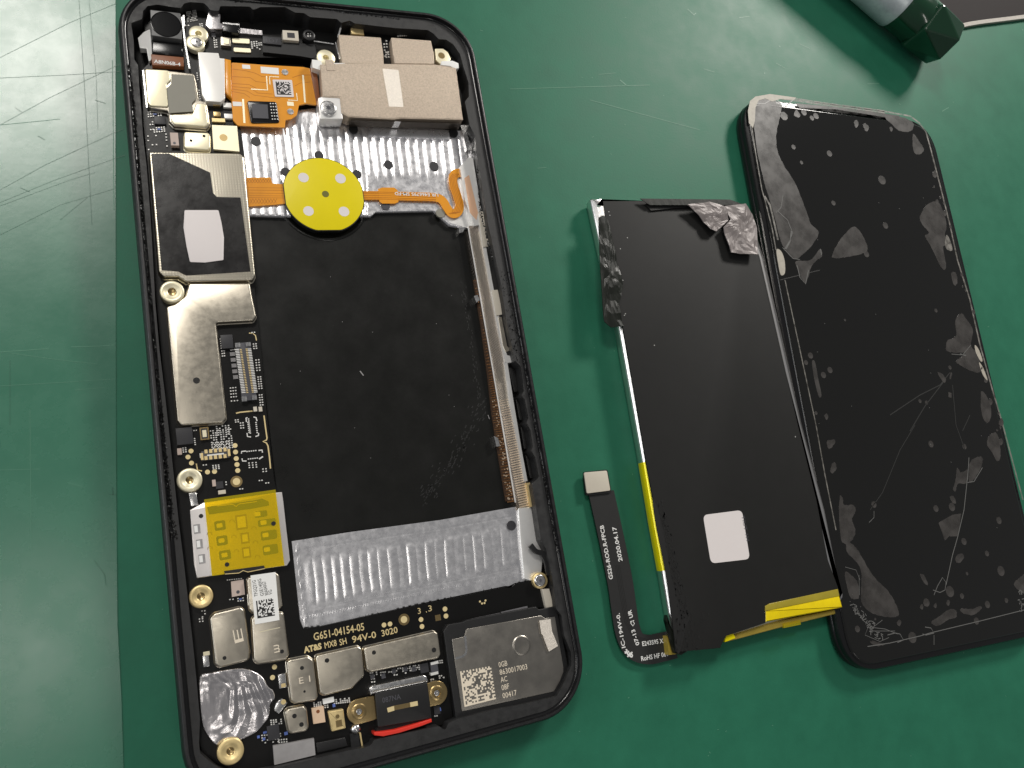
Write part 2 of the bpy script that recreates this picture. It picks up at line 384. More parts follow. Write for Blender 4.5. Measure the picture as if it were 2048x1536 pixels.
cav = [(262, 46), (284, 38), (286, 22), (295, 12), (315, 9), (345, 14), (362, 16), (368, 7), (380, 4), (408, 6), (416, 14), (420, 20), (438, 22), (440, 12), (500, 13), (506, 20), (521, 14), (570, 14),
 (590, 25), (608, 26), (620, 34), (674, 38), (683, 46), (688, 44), (700, 41), (710, 47), (790, 56), (856, 60), (868, 68), (877, 78), (892, 79), (906, 88), (920, 108), (928, 137), (937, 165), (938, 193),
 (930, 203), (939, 250), (951, 273), (953, 306), (961, 350), (977, 452), (1001, 562), (1012, 636), (1027, 706), (1031, 722), (1042, 733), (1048, 782), (1043, 790), (1050, 800), (1057, 836), (1053, 845), (1061, 860), (1066, 893),
 (1062, 901), (1071, 915), (1078, 955), (1070, 962), (1064, 968), (1072, 1015), (1082, 1080), (1092, 1098), (1100, 1130), (1108, 1177), (1112, 1217), (1123, 1231), (1128, 1270), (1142, 1305), (1143, 1330), (1136, 1346), (1128, 1366), (1113, 1393),
 (1040, 1410), (985, 1420), (915, 1438), (897, 1446), (890, 1462), (878, 1452), (748, 1480), (742, 1490), (727, 1496), (700, 1500), (628, 1518), (550, 1536), (500, 1546), (458, 1545), (438, 1536), (426, 1528), (406, 1512), (400, 1506), (398, 1486),
 (400, 1440), (393, 1360), (387, 1300), (376, 1200), (367, 1120), (357, 1040), (349, 965), (342, 900), (330, 790), (318, 692), (310, 600), (306, 520), (300, 420), (293, 330), (286, 273), (282, 215), (278, 170), (276, 130), (268, 118), (267, 78)]
ZL = .60
def ring_between(name, outer, inner, z, wall, mt, **k):
    import bmesh
    bm = bmesh.new(); lo = []
    for loop in (outer, inner):
        vv = [bm.verts.new((p[0], p[1], z)) for p in loop]; lo.append(vv)
        for i in range(len(vv)): bm.edges.new((vv[i], vv[(i+1) % len(vv)]))
    bmesh.ops.triangle_fill(bm, use_beauty=True, use_dissolve=False, edges=bm.edges[:])
    for f in bm.faces:
        if f.normal.z < 0: f.normal_flip()
    dn = [bm.verts.new((v.co.x, v.co.y, wall)) for v in lo[1]]; n = len(dn)
    for i in range(n):
        j = (i+1) % n; bm.faces.new((lo[1][i], lo[1][j], dn[j], dn[i]))
    me = bpy.data.meshes.new(name); bm.to_mesh(me); bm.free(); me.materials.append(mt)
    return link(name, me, (0, 0, 0), phone, **k)
cavw = fillet(topx(cav, ZL), .05, 3)
midframe = ring_between('screen_ledge', [(v.x, v.y) for v in rr(.17, 0)], cavw, ZL, .12, m['ledge'])
shellmesh('rim_groove', [(.115, .60), (.13, .585), (.165, .585), (.175, .6005)], m['bezel'])
# leftover glue beads on the ledge
def glue(name, path, wpx, seed, n=90, lab=None):
    rnd = random.Random(seed); vs = []; fs = []; L = []
    for i in range(len(path)-1):
        (x0, y0), (x1, y1) = path[i], path[i+1]; c = max(2, int(math.hypot(x1-x0, y1-y0)/2.6))
        for k in range(c): t = k/c; L.append((x0+(x1-x0)*t, y0+(y1-y0)*t))
    for (x, y) in L:
        for _ in range(2):
            if rnd.random() < .25: continue
            a = at(x+rnd.uniform(-wpx/2, wpx/2), y+rnd.uniform(-1, 1), ZL); r = rnd.uniform(.008, .022); h = rnd.uniform(.006, .03); b = len(vs)
            a0 = rnd.uniform(0, 6)
            for s in range(5): t = a0+s*1.257; vs.append((a.x+r*math.cos(t)*rnd.uniform(.6, 1.2), a.y+r*1.5*math.sin(t)*rnd.uniform(.6, 1.2), ZL-.002))
            vs.append((a.x+rnd.uniform(-.005, .005), a.y+rnd.uniform(-.005, .005), ZL+h)); fs += [(b+s, b+(s+1) % 5, b+5) for s in range(5)]
    return mesh(name, vs, fs, m['glue'], phone, kind='stuff')
glue('glue_residue', [(256, 130), (262, 230), (270, 330), (279, 440), (290, 560), (301, 690), (313, 800), (322, 900), (333, 1000), (344, 1080)], 4, 11)
glue('glue_residue', [(262, 165), (269, 230), (277, 330), (284, 420), (296, 560), (307, 680), (318, 780), (330, 900), (341, 1000), (352, 1080)], 7, 1)
glue('glue_residue', [(1008, 545), (1022, 630), (1036, 705), (1042, 728)], 17, 2)
glue('glue_residue', [(1046, 700), (1062, 800), (1078, 900), (1098, 1010), (1118, 1110)], 4, 3)
glue('glue_residue', [(470, 3), (560, 6), (700, 26), (800, 38)], 3, 5)
glue('glue_residue', [(985, 520), (960, 420), (955, 330)], 3, 6)
# ---- battery well, plates
well = prism('battery_well', [(494, 428), (560, 428), (740, 428), (752, 421), (868, 419), (880, 430), (900, 448), (936, 455), (960, 560), (992, 740), (1020, 905), (1036, 1010), (1020, 1025), (700, 1062), (578, 1084), (556, 1000), (520, 700), (505, 560)], .20, .13, m['well'], phone)
def rings(mt, o, c0):
    nt = mt.node_tree; N = nt.nodes; b = N['Principled BSDF']; tc = N.new('ShaderNodeTexCoord'); mp = N.new('ShaderNodeMapping'); mp.vector_type = 'POINT'
    mp.inputs['Location'].default_value = -(c0-ORI[o.name]); nt.links.new(tc.outputs['Object'], mp.inputs[0])
    wv = N.new('ShaderNodeTexWave'); wv.wave_type = 'RINGS'; wv.rings_direction = 'Z'; wv.inputs['Scale'].default_value = .32; wv.inputs['Distortion'].default_value = 1.2
    wv.inputs['Detail'].default_value = 2; nt.links.new(mp.outputs[0], wv.inputs[0]); bp = N.new('ShaderNodeBump'); bp.inputs['Distance'].default_value = .0035
    nt.links.new(wv.outputs['Fac'], bp.inputs['Height']); old = b.inputs['Normal'].links[0].from_socket; nt.links.new(old, bp.inputs['Normal']); nt.links.new(bp.outputs[0], b.inputs['Normal'])
    b.inputs['Roughness'].default_value = .17
rings(m['well'], well, at(700, 740, .2))
sm_ = []
for _ in range(150):
    t = random.random(); x = 840+130*t+random.gauss(0, 8); y = 1000-200*t**1.3+random.gauss(0, 8); sm_.append((random.uniform(.8, 2.2), [(x, y), (x+random.uniform(1, 4), y-random.uniform(2, 7))]))
for _ in range(60):
    t = random.random(); x = 925+35*t+random.gauss(0, 3); y = 560+250*t; sm_.append((random.uniform(.8, 2), [(x, y), (x+1, y+random.uniform(2, 6))]))
lines('smudge', sm_, 1, .2015, m['void'], phone, kind='stuff')
def ridged(name, top, bot, ncol, nrow, z, hf, mt):
    """milled plate between two outlines given as pixel polylines"""
    def samp(pl, t):
        L = [0]
        for i in range(len(pl)-1): L.append(L[-1]+abs(pl[i+1][0]-pl[i][0])+1e-6)
        s = t*L[-1]
        for i in range(len(pl)-1):
            if s <= L[i+1]+1e-9:
                k = (s-L[i])/(L[i+1]-L[i]); return (pl[i][0]+(pl[i+1][0]-pl[i][0])*k, pl[i][1]+(pl[i+1][1]-pl[i][1])*k)
        return pl[-1]
    vs = []; fs = []
    for i in range(ncol+1):
        s = i/ncol; a = samp(top, s); b = samp(bot, s)
        for j in range(nrow+1):
            t = j/nrow; x = a[0]+(b[0]-a[0])*t; y = a[1]+(b[1]-a[1])*t; p = at(x, y, z); p.z += hf(x, y, s, t); vs.append(p)
        p = at(*b, z); vs.append((p.x, p.y, z-.16))
    k = nrow+2
    for i in range(ncol):
        for j in range(nrow+1): fs.append((i*k+j, i*k+j+1, (i+1)*k+j+1, (i+1)*k+j))
    return mesh(name, vs, fs, mt, phone, smooth=True)
rn = random.Random(3); RND = [[rn.uniform(-1, 1) for _ in range(64)] for _ in range(64)]
def vn(x, y):
    xi, yi = math.floor(x), math.floor(y); fx, fy = x-xi, y-yi; g = lambda a, b: RND[a & 63][b & 63]
    return (g(xi, yi)*(1-fx)+g(xi+1, yi)*fx)*(1-fy)+(g(xi, yi+1)*(1-fx)+g(xi+1, yi+1)*fx)*fy
def hup(x, y, s, t):
    lim = 352 if x > 735 else 440
    k = 1/(1+math.exp((y-lim)/4)); k *= 1/(1+math.exp(-(y-248-(x-480)*.05)/3))
    ph = (x-(y-250)*.13)/17.2; w_ = abs((ph % 1)-.5)*2
    rk = int(math.floor(ph)); h = .013*(1+.3*RND[rk & 63][7])*(1-w_**(2.6+RND[rk & 63][3]))*k+.004*abs(vn(x/22, y/17))*(1-k)
    return h+.0009*vn(x/3, y/9)+.0012*vn(x/9+7, y/2.2)
ridged('milled_plate', [(470, 236), (640, 215), (700, 246), (925, 262), (948, 290)], [(490, 430), (565, 432), (742, 432), (752, 423), (868, 421), (880, 432), (900, 450), (936, 456), (975, 458)], 420, 60, .285, hup, m['alu'])
def hlo(x, y, s, t):
    k = 1
    for d in (t-.25, .74-t): k *= 1/(1+math.exp(-d*90))
    k *= 1/(1+math.exp(-(s-.065)*90)); k *= 1/(1+math.exp((s-.93)*60))
    ph = (s*25.5+.15*vn(t*2, s*9)); w_ = abs((ph % 1)-.5)*2
    rk = int(math.floor(ph)); h = .009*(1+.35*RND[rk & 63][5])*(1-w_**(2.0+.8*RND[rk & 63][9]))*k+.0012*math.sin(s*90+3*vn(s*12, t*6))*(1-k)
    if .85 < t < .90: h += .004*(math.sin(x*1.9) > 0)
    if .02 < s < .035: h += .004*(math.sin(y*1.9) > 0)
    if abs(t-.12) < .008 or abs(t-.80) < .006: h -= .006
    return h+.0002*vn(x/4, y/12)+.0005*vn(x/12+9, y/5)
ridged('milled_plate', [(580, 1083), (700, 1064), (880, 1040), (1040, 1012), (1062, 1010)], [(600, 1250), (606, 1256), (640, 1252), (860, 1203), (1010, 1172), (1018, 1172), (1030, 1166), (1072, 1158)], 460, 60, .30, hlo, m['alu'])
# bright rail at the right of the well
rail = prism('side_rail', [(937, 452), (957, 450), (977, 560), (1009, 730), (1041, 905), (1055, 1004), (1062, 1020), (1034, 1020), (1031, 1005), (1014, 905), (986, 740), (955, 560)], .34, .13, m['grain'], phone)
lines('rail_edge', [(2.6, [(936, 452), (955, 560), (986, 740), (1014, 905), (1031, 1005)]), (2.8, [(958, 450), (978, 560), (1010, 730), (1042, 905), (1056, 1004)])], 3, .3425, m['litsteel'], rail)
pl = [(947, 560, 8), (962, 650, 10), (976, 755, 14), (984, 830, 19), (996, 905, 19), (1012, 1003, 18)]
prism('residue_band', [(x-1, y) for x, y, q in pl]+[(x+q+2, y-2) for x, y, q in pl[::-1]], .224, .19, m['brownb'], phone)
rb = []
for i in range(84):
    t = i/83; f = t*(len(pl)-1); k = min(len(pl)-2, int(f)); u = f-k; x, y, ww = [pl[k][q]*(1-u)+pl[k+1][q]*u for q in range(3)]
    rb.append((.9+1.5*t, [(x+2+rs.uniform(-2, 2), y+1.2), (x+ww*rs.uniform(.75, .98), y-1.0)]))
lines('copper_ribs', rb, 1.3, .226, m['copper'], phone, kind='stuff')
lines('copper_ribs', [(rs.uniform(1, 2.4), [(x0, y0), (x0+2, y0+.5)]) for x0, y0 in [(984+(y1-800)*.15+rs.uniform(0, 16), y1) for y1 in [rs.uniform(800, 1005) for _ in range(120)]]], 1.3, .228, m['ribs'], phone, kind='stuff')
rb2 = []
for i in range(46):
    t = i/45; y = 800+212*t; x = 997+(y-800)*.187; rb2.append((.8+1.7*t, [(x+2, y+2.5), (x+24, y-3)]))
lines('rail_ribs', rb2, 1.0, .3435, m['ribs'], rail, kind='stuff')
rb3 = []
for i in range(120):
    t = i/119; pl = [(942, 470), (958, 560), (989, 740), (1002, 818)]; f = t*3; k = min(2, int(f)); u = f-k
    x = pl[k][0]*(1-u)+pl[k+1][0]*u; y = pl[k][1]*(1-u)+pl[k+1][1]*u; rb3.append((.8, [(x-1, y+8), (x+18, y-8)]))
lines('rail_ribs', rb3, .8, .3432, m['shield'], rail, kind='stuff')
br = prism('button_bracket', [(920, 333), (937, 315), (946, 317), (953, 360), (962, 416), (981, 520), (1000, 610), (1018, 700), (1031, 724), (1011, 726), (996, 660), (978, 562), (958, 450), (948, 452), (930, 400)], .40, .14, m['litsteel'], phone)
prism('bracket_slot', [(961, 420), (970, 418), (982, 492), (1002, 580), (1011, 630), (1025, 702), (1021, 712), (1014, 710), (996, 622), (984, 560), (972, 492)], .402, .35, m['void'], phone)
for q in ([(957, 423), (972, 422), (983, 492), (967, 494)], [(984, 580), (996, 579), (1006, 629), (993, 631)]):
    prism('button_contact', q, .43, .38, m['cream'], phone, bev=.012)
prism('slot_spring', [(997, 634), (1003, 634), (1014, 692), (1021, 700), (1012, 704), (1006, 690)], .42, .36, m['shield'], phone)
for q in ([(1016, 732), (1040, 735), (1047, 780), (1028, 786)], [(1030, 792), (1049, 800), (1056, 838), (1039, 842)], [(1040, 848), (1060, 858), (1065, 896), (1048, 900)], [(1050, 906), (1069, 914), (1076, 956), (1060, 958)]):
    prism('cover_recess', q, .28, .13, m['black'], phone, r=.05, bev=.02)
prism('frame_lip', [(1008, 722), (1015, 726), (1027, 802), (1043, 898), (1055, 962), (1049, 963), (1038, 898), (1018, 802)], .40, .15, m['litsteel'], phone)
prism('contact_strip', [(1053, 966), (1060, 965), (1068, 1012), (1061, 1014)], .42, .2, m['gold'], phone)
prism('steel_corner', [(1036, 1016), (1066, 1013), (1075, 1018), (1083, 1095), (1086, 1120), (1083, 1148), (1062, 1162), (1048, 1158), (1040, 1080)], .36, .15, m['litsteel'], phone, r=.03, bev=.02)
prism('steel_corner', [(905, 345), (925, 328), (945, 420), (958, 448), (935, 456), (902, 446), (880, 430), (920, 432), (929, 412)], .29, .15, m['litsteel'], phone, r=.02)
prism('copper_patch', [(929, 356), (938, 350), (956, 425), (953, 440), (940, 425)], .406, .39, wavebump(mat('copper_hatch', (.80, .50, .33), .4, .6), .002, 14, rot=.9), phone)
strip('black_cable', [(1062, 1090), (1072, 1102), (1086, 1108), (1094, 1125), (1098, 1150)], 9, .50, m['black'], phone, th=.06)
# ---- main board
board = prism('circuit_board', [(352, 14), (368, 9), (412, 10), (418, 42), (446, 60), (520, 68), (600, 78), (660, 98), (700, 62), (860, 84), (905, 100), (925, 135), (690, 138), (640, 128), (600, 116), (462, 114), (458, 170), (468, 236), (480, 250), (488, 306), (492, 356), (497, 430), (507, 560), (516, 640), (533, 820), (548, 960), (562, 1010), (574, 1060), (583, 1080),
 (600, 1240), (607, 1257), (640, 1253), (860, 1205), (1010, 1174), (1022, 1176), (1030, 1168), (1076, 1158), (1098, 1170), (1106, 1214), (1060, 1216), (900, 1248), (893, 1262), (905, 1440), (884, 1450), (745, 1480), (740, 1492), (690, 1500), (545, 1536), (460, 1540), (405, 1510), (398, 1480),
 (393, 1352), (376, 1200), (350, 965), (331, 790), (309, 560), (296, 330), (287, 250), (284, 140), (297, 128), (300, 100), (298, 70), (288, 60), (290, 25), (320, 14)], .36, .14, m['pcb'], phone)
ZP = .36
def can(pts, name='shield', z1=.50, mt='shield', r=.05, bev=.022, foot=.012, parent=None, **k):
    return prism(name, pts, z1, ZP, m[mt], parent or board, r=r, bev=bev, foot=foot, **k)
def hole(x, y, r, z, p): return disc('vent_hole', x, y, r, z+.0015, z-.01, m['void'], p)
def washer(x, y, rp, hp, z=.50, mt='palegold', name='screw_boss', step=True):
    s = px(x, y, z); R, h = rp*s, hp*s
    prof = [(R, ZP), (R, z-.012), (R-.012, z)]
    if step: prof += [(h*1.9, z), (h*1.85, z-.003), (h*1.2, z-.003)]
    prof += [(h, z-.012), (h*.96, z-.14), (0.0001, z-.14)]
    o = lathe(name, x, y, prof, m[mt], board, zref=z)
    lathe('screw_hole', x, y, [(h*.9, z-.09), (h*.9, z-.06), (h*.3, z-.075), (.0001, z-.075)], m['brass'], o, zref=z); return o
# top left cans
can([(287, 137), (340, 141), (388, 147), (393, 165), (398, 200), (414, 204), (420, 248), (414, 257), (348, 252), (338, 242), (337, 222), (300, 216), (292, 205)], z1=.47, label='notched pale shield under a grey sheet')
can([(289, 137), (338, 140), (342, 160), (334, 168), (337, 214), (300, 212), (294, 204)], z1=.50, mt='palegold', foot=0)
can([(343, 228), (384, 228), (392, 206), (411, 207), (417, 246), (412, 253), (349, 249), (342, 240)], z1=.50, mt='palegold', foot=0)
prism('grey_sheet', [(343, 148), (387, 151), (391, 198), (384, 206), (386, 223), (338, 226), (334, 176), (342, 168)], .507, .495, m['grey'], board)
can([(368, 263), (417, 265), (421, 272), (421, 296), (416, 300), (372, 297), (368, 292)], z1=.50, mt='palegold', name='small_shield'); hole(382, 281, 3, .50, board); hole(408, 272, 3, .50, board)
prism('gold_plate', [(424, 250), (474, 252), (479, 303), (427, 298)], .42, ZP, m['palegold'], board); disc('plate_hole', 447, 275, 8, .4215, .40, m['brass'], board)
box('capacitor', 349, 278, 16, 30, .45, ZP, m['cer'], board); disc('mark', 349, 286, 3, .4515, .44, m['chipl'], board)
box('chip', 320, 240, 23, 19, .41, ZP, m['chip'], board, bev=.004)
# big film-covered shield
big = can([(297, 303), (480, 306), (488, 314), (511, 550), (506, 560), (372, 563), (356, 553), (326, 553), (317, 543)], z1=.53, mt='shield2', bev=.03, label='large shield mostly covered by black film')
prism('black_film', [(302, 307), (338, 307), (420, 345), (426, 386), (434, 394), (481, 395), (501, 543), (372, 551), (357, 543), (323, 540)], .536, .525, m['film'], big)
prism('white_pad', [(369, 420), (437, 420), (443, 445), (448, 475), (447, 520), (410, 525), (380, 524), (373, 492), (367, 455)], .553, .53, m['sticker'], big, r=.03, bev=.004)
# L shaped shield and friends
lsh = can([(378, 566), (500, 566), (504, 590), (513, 632), (507, 641), (432, 645), (436, 680), (453, 836), (446, 845), (362, 851), (354, 842), (332, 613), (350, 608), (370, 592)], z1=.50, bev=.03, label='long L-shaped shield with one round hole'); hole(393, 761, 7, .50, lsh)
washer(344, 583, 25, 9); washer(379, 960, 26, 8); washer(402, 1193, 24.5, 8, mt='gold'); washer(461, 1503, 27, 8, mt='gold')
# board connector
con = prism('board_connector', [(471, 686), (501, 684), (514, 799), (484, 802)], .44, ZP, m['chipl'], board, bev=.006)
for i in range(26):
    t = i/25; x0 = 474.5+12.5*t; y0 = 700+84*t
    for side, dx in ((0, 0), (1, 0)):
        pass
pads = []; padg = []
for i in range(27):
    t = i/26; y = 698+86*t; xl = 474+13.2*t; xr = 499+12.4*t
    pads += [(xl, y+1, 8, 1.7), (xr, y, 7, 1.7)]; padg += [(xl+7.5, y+1, 4, 1.5), (xr-5.8, y, 4, 1.5)]
boxes('connector_pins', pads, m['solder'], con, .438, .012); boxes('connector_contacts', padg, m['gold'], con, .438, .009)
for q in ([(470, 686), (480, 685), (481, 694), (471, 695)], [(491, 685), (501, 684), (502, 692), (493, 693)], [(483, 793), (493, 792), (494, 802), (484, 803)], [(504, 791), (513, 790), (514, 799), (505, 800)]):
    prism('connector_foot', q, .455, ZP, m['steel'], con)
box('chip', 454, 683, 24, 30, .43, ZP, m['chip'], board, bev=.004); box('chip', 369, 872, 33, 37, .44, ZP, m['chip'], board, bev=.004); box('chip', 439, 970, 15, 15, .40, ZP, m['chip'], board)
box('capacitor', 359, 903, 9, 14, .42, ZP, m['cer'], board); box('capacitor', 428, 966, 7, 14, .41, ZP, m['cer'], board); box('capacitor', 444, 984, 15, 8, .41, ZP, m['cream'], board)
cmp_ = box('coupler', 409, 867, 18, 27, .42, ZP, m['brass'], board); box('coupler_core', 409, 867, 8, 15, .428, .41, m['palegold'], cmp_); box('coupler_case', 409, 867, 13, 22, .424, .41, m['chip'], cmp_)
for x in (510.5, 521): box('capacitor', x, 818, 7, 10, .41, ZP, m['cream'], board)
gc = box('gold_connector', 431, 909, 56, 20, .43, ZP, m['chipl'], board, bev=.006)
for i in range(5):
    for yy in (903, 916): box('contact', 412+i*9.5, yy-i*1.0, 6, 8, .442, .42, m['gold'], gc)
for x, y in ((404, 913), (458, 905)): box('contact', x, y, 5, 15, .442, .42, m['gold'], gc)
box('contact_bar', 431, 909, 34, 3, .44, .42, m['solder'], gc); box('solder_tab', 401.5, 911, 4, 10, .41, ZP, m['solder'], board)
for x, y in ((382, 902), (376, 914), (383, 926), (415, 944), (429, 943), (470, 891), (471, 904), (472.5, 917), (474, 929), (475.5, 941)): disc('test_pad', x, y, 5, .3625, .35, m['pad'], board)
disc('pad_ring', 473, 963, 12, .3615, .35, m['brass'], board); disc('test_pad', 473, 963, 7.5, .364, .35, m['pad'], board)
lines('board_trace', [(2.6, [(472, 826.5), (480, 824.5), (505, 822)]), (2.6, [(528, 831), (531, 855), (534, 876), (533, 880), (526, 883), (533, 886), (536, 892), (539, 915), (541, 937)]), (2, [(498, 666), (506, 667), (511, 671), (513, 681)]), (2.4, [(392.5, 927), (395, 940), (404, 942)])], 2, .363, m['silk'], board)
wb = [(2.2, [(495, 835), (492, 836), (493, 844)]), (2.4, [(507, 834), (512, 835), (514, 842)]), (2.2, [(494, 866), (495, 873), (502, 874)]), (2.4, [(517, 866), (517, 871), (511, 873)]), (2.4, [(483, 907), (483, 903), (492, 902)]), (2.6, [(517, 901), (524, 900), (525, 905)]), (2.4, [(484, 917), (485, 922), (493, 922)]), (2.8, [(518, 918), (526, 913)])]
lines('solder_bracket', wb, 2.2, .367, m['solder'], board, kind='stuff')
dots = []
def D(*a):
    for i in range(0, len(a), 2): dots.append((a[i], a[i+1], 2.6, 2.4))
def G(x, y, nx, ny, dx, dy, sk=0, w=2.8):
    for i in range(nx):
        for j in range(ny):
            if random.random() > sk: dots.append((x+i*dx+j*.5, y+j*dy-i*.5, w, w*.8))
G(421, 862, 9, 9, 5.0, 4.6, .18); G(426, 886, 7, 4, 5.2, 5.2, .1); G(433, 853, 5, 5, 6, 4.3, .15)
G(426, 931, 3, 3, 5.5, 3.4); G(497, 838, 1, 8, 4, 4); G(496, 845, 1, 6, 4, 4); G(512, 845, 1, 6, 4, 4); G(481, 846, 2, 3, 5, 5); G(494, 903, 5, 1, 4.4, 4); G(497, 918, 5, 1, 4.4, 4); G(498, 926, 3, 3, 7, 4.5)
G(512, 720, 2, 5, 5.5, 5.2); G(516, 754, 2, 6, 5, 4.6); G(519, 790, 2, 5, 4.6, 5); G(461, 776, 3, 4, 5, 6, .2); G(463, 802, 3, 1, 6, 5); G(471, 840, 2, 2, 5, 4); G(462, 700, 5, 1, 4, 5); G(441, 678, 1, 5, 4, 4.5); G(444, 702, 2, 3, 4, 5)
G(526, 938, 2, 2, 6, 5); G(519, 961, 2, 1, 5, 4); G(532, 966, 2, 1, 5, 4); G(480, 978, 2, 1, 5, 4); G(366, 896, 2, 3, 5, 4); G(388, 861, 2, 1, 4.5, 4); G(389, 877, 1, 4, 4, 4); G(407, 930, 2, 1, 5.5, 4); G(452, 964, 1, 2, 4, 5)
G(504, 665, 2, 1, 5, 4); G(507, 688, 2, 3, 5, 4.5)
G(420, 52, 1, 2, 4, 4); G(373, 24, 8, 7, 2.6, 3.2, .35, 1.7); G(371, 51, 2, 1, 6, 3); G(400, 48, 2, 2, 4, 4); G(428, 76, 2, 5, 4, 4.5, .3); G(503, 84, 3, 4, 5, 4, .1); G(518, 86, 2, 4, 4, 4, .3); G(535, 100, 4, 1, 6, 4); G(571, 103, 8, 2, 6, 4, .3)
G(296, 224, 6, 3, 5, 4.5, .3); G(300, 244, 2, 4, 5, 5, .3); G(308, 256, 5, 3, 5, 4, .25); G(332, 268, 1, 5, 4, 6, .2); G(296, 272, 3, 4, 8, 9, .5); G(706, 62, 4, 2, 5, 5, .2); G(796, 68, 5, 2, 4, 4, .2); G(768, 82, 2, 6, 5, 6, .3); G(772, 104, 3, 3, 4.5, 5)
G(394, 146, 1, 14, 3, 4.3, .3, 2.2)
G(455, 1160, 7, 1, 4.6, 4, 0, 2.6); G(460, 1199, 2, 1, 6, 4); G(476, 1197, 3, 2, 5, 5, .2); G(404, 1222, 2, 3, 5.5, 6, .1); G(399, 1238, 2, 2, 6, 5); G(628, 1406, 4, 3, 4.4, 3.4, .15); G(668, 1400, 8, 3, 4.3, 3.6, .25); G(650, 1411, 2, 2, 5, 4)
G(741, 1346, 4, 2, 4, 4, .1); G(743, 1352, 2, 3, 5, 6, .3); G(762, 1345, 4, 2, 4, 5, .2); G(778, 1344, 2, 1, 5, 4); G(788, 1342, 2, 3, 5, 4, .3); G(796, 1337, 3, 1, 5, 3); G(806, 1338, 4, 3, 4.5, 4.2, .3); G(820, 1333, 6, 3, 3.6, 4, .3); G(876, 1322, 3, 2, 4, 4); G(879, 1352, 3, 3, 4, 4, .4); G(862, 1355, 3, 3, 4, 4, .4)
G(542, 1441, 5, 3, 5, 4, .2); G(524, 1471, 8, 4, 5.2, 5, .3); G(558, 1480, 4, 2, 5, 5, .2); G(870, 1432, 2, 1, 4, 4); G(571, 1078, 1, 6, 3, 8, 0, 4); G(520, 1390, 1, 1, 1, 1)
boxes('solder_joints', dots, m['solder'], board, ZP-.002, .022)
ch = []
for x, y in ((745, 1353), (767, 1352), (788, 1342), (811, 1338), (828, 1338), (427, 70), (537, 87)): ch.append((x, y, 8, 9))
boxes('tiny_chips', ch, m['chipl'], board, ZP-.002, .035)
boxes('tiny_chips', [(557, 1447+0, 0.1, .1), (668, 1411, 5, 6), (572, 1467, 7, 6), (880, 1419, 4, 6), (481, 1198, 6, 3), (517, 1474, 5, 5), (528, 1478, 5, 5), (530, 1465, 7, 4), (310, 228, 7, 3), (318, 258, 7, 3)], m['blue'], board, ZP-.002, .03)
for i in range(5): box('resistor_array', 465+i*1.6, 708+i*11.5, 10, 8, .38, ZP, m['tapeg'], board)
# cans in the lower half
c3 = can([(419, 1236), (428, 1226), (481, 1213), (489, 1220), (500, 1305), (498, 1321), (438, 1336), (430, 1330)], r=.08, bev=.035, label='shield stamped with a large E'); hole(449, 1316, 4, .50, c3)
text('E', (470, 1287), (465, 1261), -18, .5025, m['laser'], c3)
can([(494, 1156), (552, 1145), (558, 1151), (565, 1211), (559, 1218), (505, 1226), (499, 1220)], r=.05, bev=.02)
c4 = can([(503, 1234), (556, 1224), (567, 1225), (578, 1310), (573, 1320), (515, 1329), (508, 1322)], r=.06, bev=.03, label='shield stamped with a small m under the white sticker'); hole(564, 1303, 4, .50, c4)
text('m', (549, 1306), (547, 1291), -11, .5025, m['laser'], c4); lines('crease', [(1.6, [(519, 1264), (560, 1255)])], 1.5, .5025, m['palegold'], c4)
st = prism('barcode_sticker', [(501, 1151), (551, 1144), (559, 1240), (510, 1249)], .512, .50, m['white'], board, label='white sticker with a printed dot code')
matrix_code([(512, 1202), (546, 1196), (550, 1231), (515, 1237)], 14, .514, m['ink'], st, seed=5)
for s, a, b in (('TFGQ21G', (516, 1192), (511, 1160)), ('GSE140IG', (528, 1191), (522, 1157)), ('B0A0A0G7', (537, 1189), (531, 1162)), ('VG', (545, 1188), (543, 1179))): text(s, a, b, 7, .514, m['ink'], st)
e1 = can([(573, 1324), (580, 1319), (616, 1312), (627, 1320), (636, 1393), (631, 1402), (590, 1408), (582, 1403)], r=.06, bev=.03, label='shield stamped E 1'); hole(604, 1336, 4, .50, e1); hole(609, 1383, 2.5, .50, e1)
text('E 1', (599, 1368), (621, 1363), 12, .5025, m['laser'], e1)
cc = can([(631, 1311), (716, 1292), (724, 1297), (729, 1351), (704, 1378), (648, 1392), (640, 1387)], r=.05, bev=.03, label='shield with one cut-off corner'); hole(654, 1321, 4.5, .50, cc)
lc = can([(727, 1295), (869, 1262), (876, 1266), (882, 1309), (877, 1317), (742, 1345), (734, 1341)], r=.05, bev=.03, label='long rectangular shield with two holes'); hole(748, 1305, 4, .50, lc); hole(868, 1300, 4.5, .50, lc)
sm = can([(569, 1424), (577, 1417), (607, 1411), (614, 1419), (618, 1456), (612, 1463), (584, 1468), (577, 1464)], r=.06, bev=.03, label='smallest square shield with two holes'); hole(589, 1432, 4.5, .50, sm); hole(603, 1449, 4.5, .50, sm)
q = prism('chip', [(462, 1163), (487, 1159), (490, 1189), (464, 1194)], .42, ZP, m['cer'], board); disc('mark', 476, 1184, 3.5, .4215, .41, m['chipl'], board)
prism('chip', [(623, 1417), (647, 1412), (651, 1444), (627, 1448)], .42, ZP, m['pink'], board); disc('mark', 636, 1423, 3.5, .4215, .41, m['brown'], board)
gch = prism('gold_chip', [(656, 1423), (687, 1418), (692, 1457), (664, 1464)], .46, ZP, m['gold'], board, r=.02, bev=.02)
box('chip_mark', 678, 1447, 12, 13, .462, .45, m['brass'], gch); disc('mark', 675, 1433, 4, .462, .45, m['brass'], gch)
box('inductor', 657, 1401, 22, 10, .41, ZP, m['white'], board); box('chip', 547, 1465, 24, 28, .42, ZP, m['chip'], board, bev=.003)
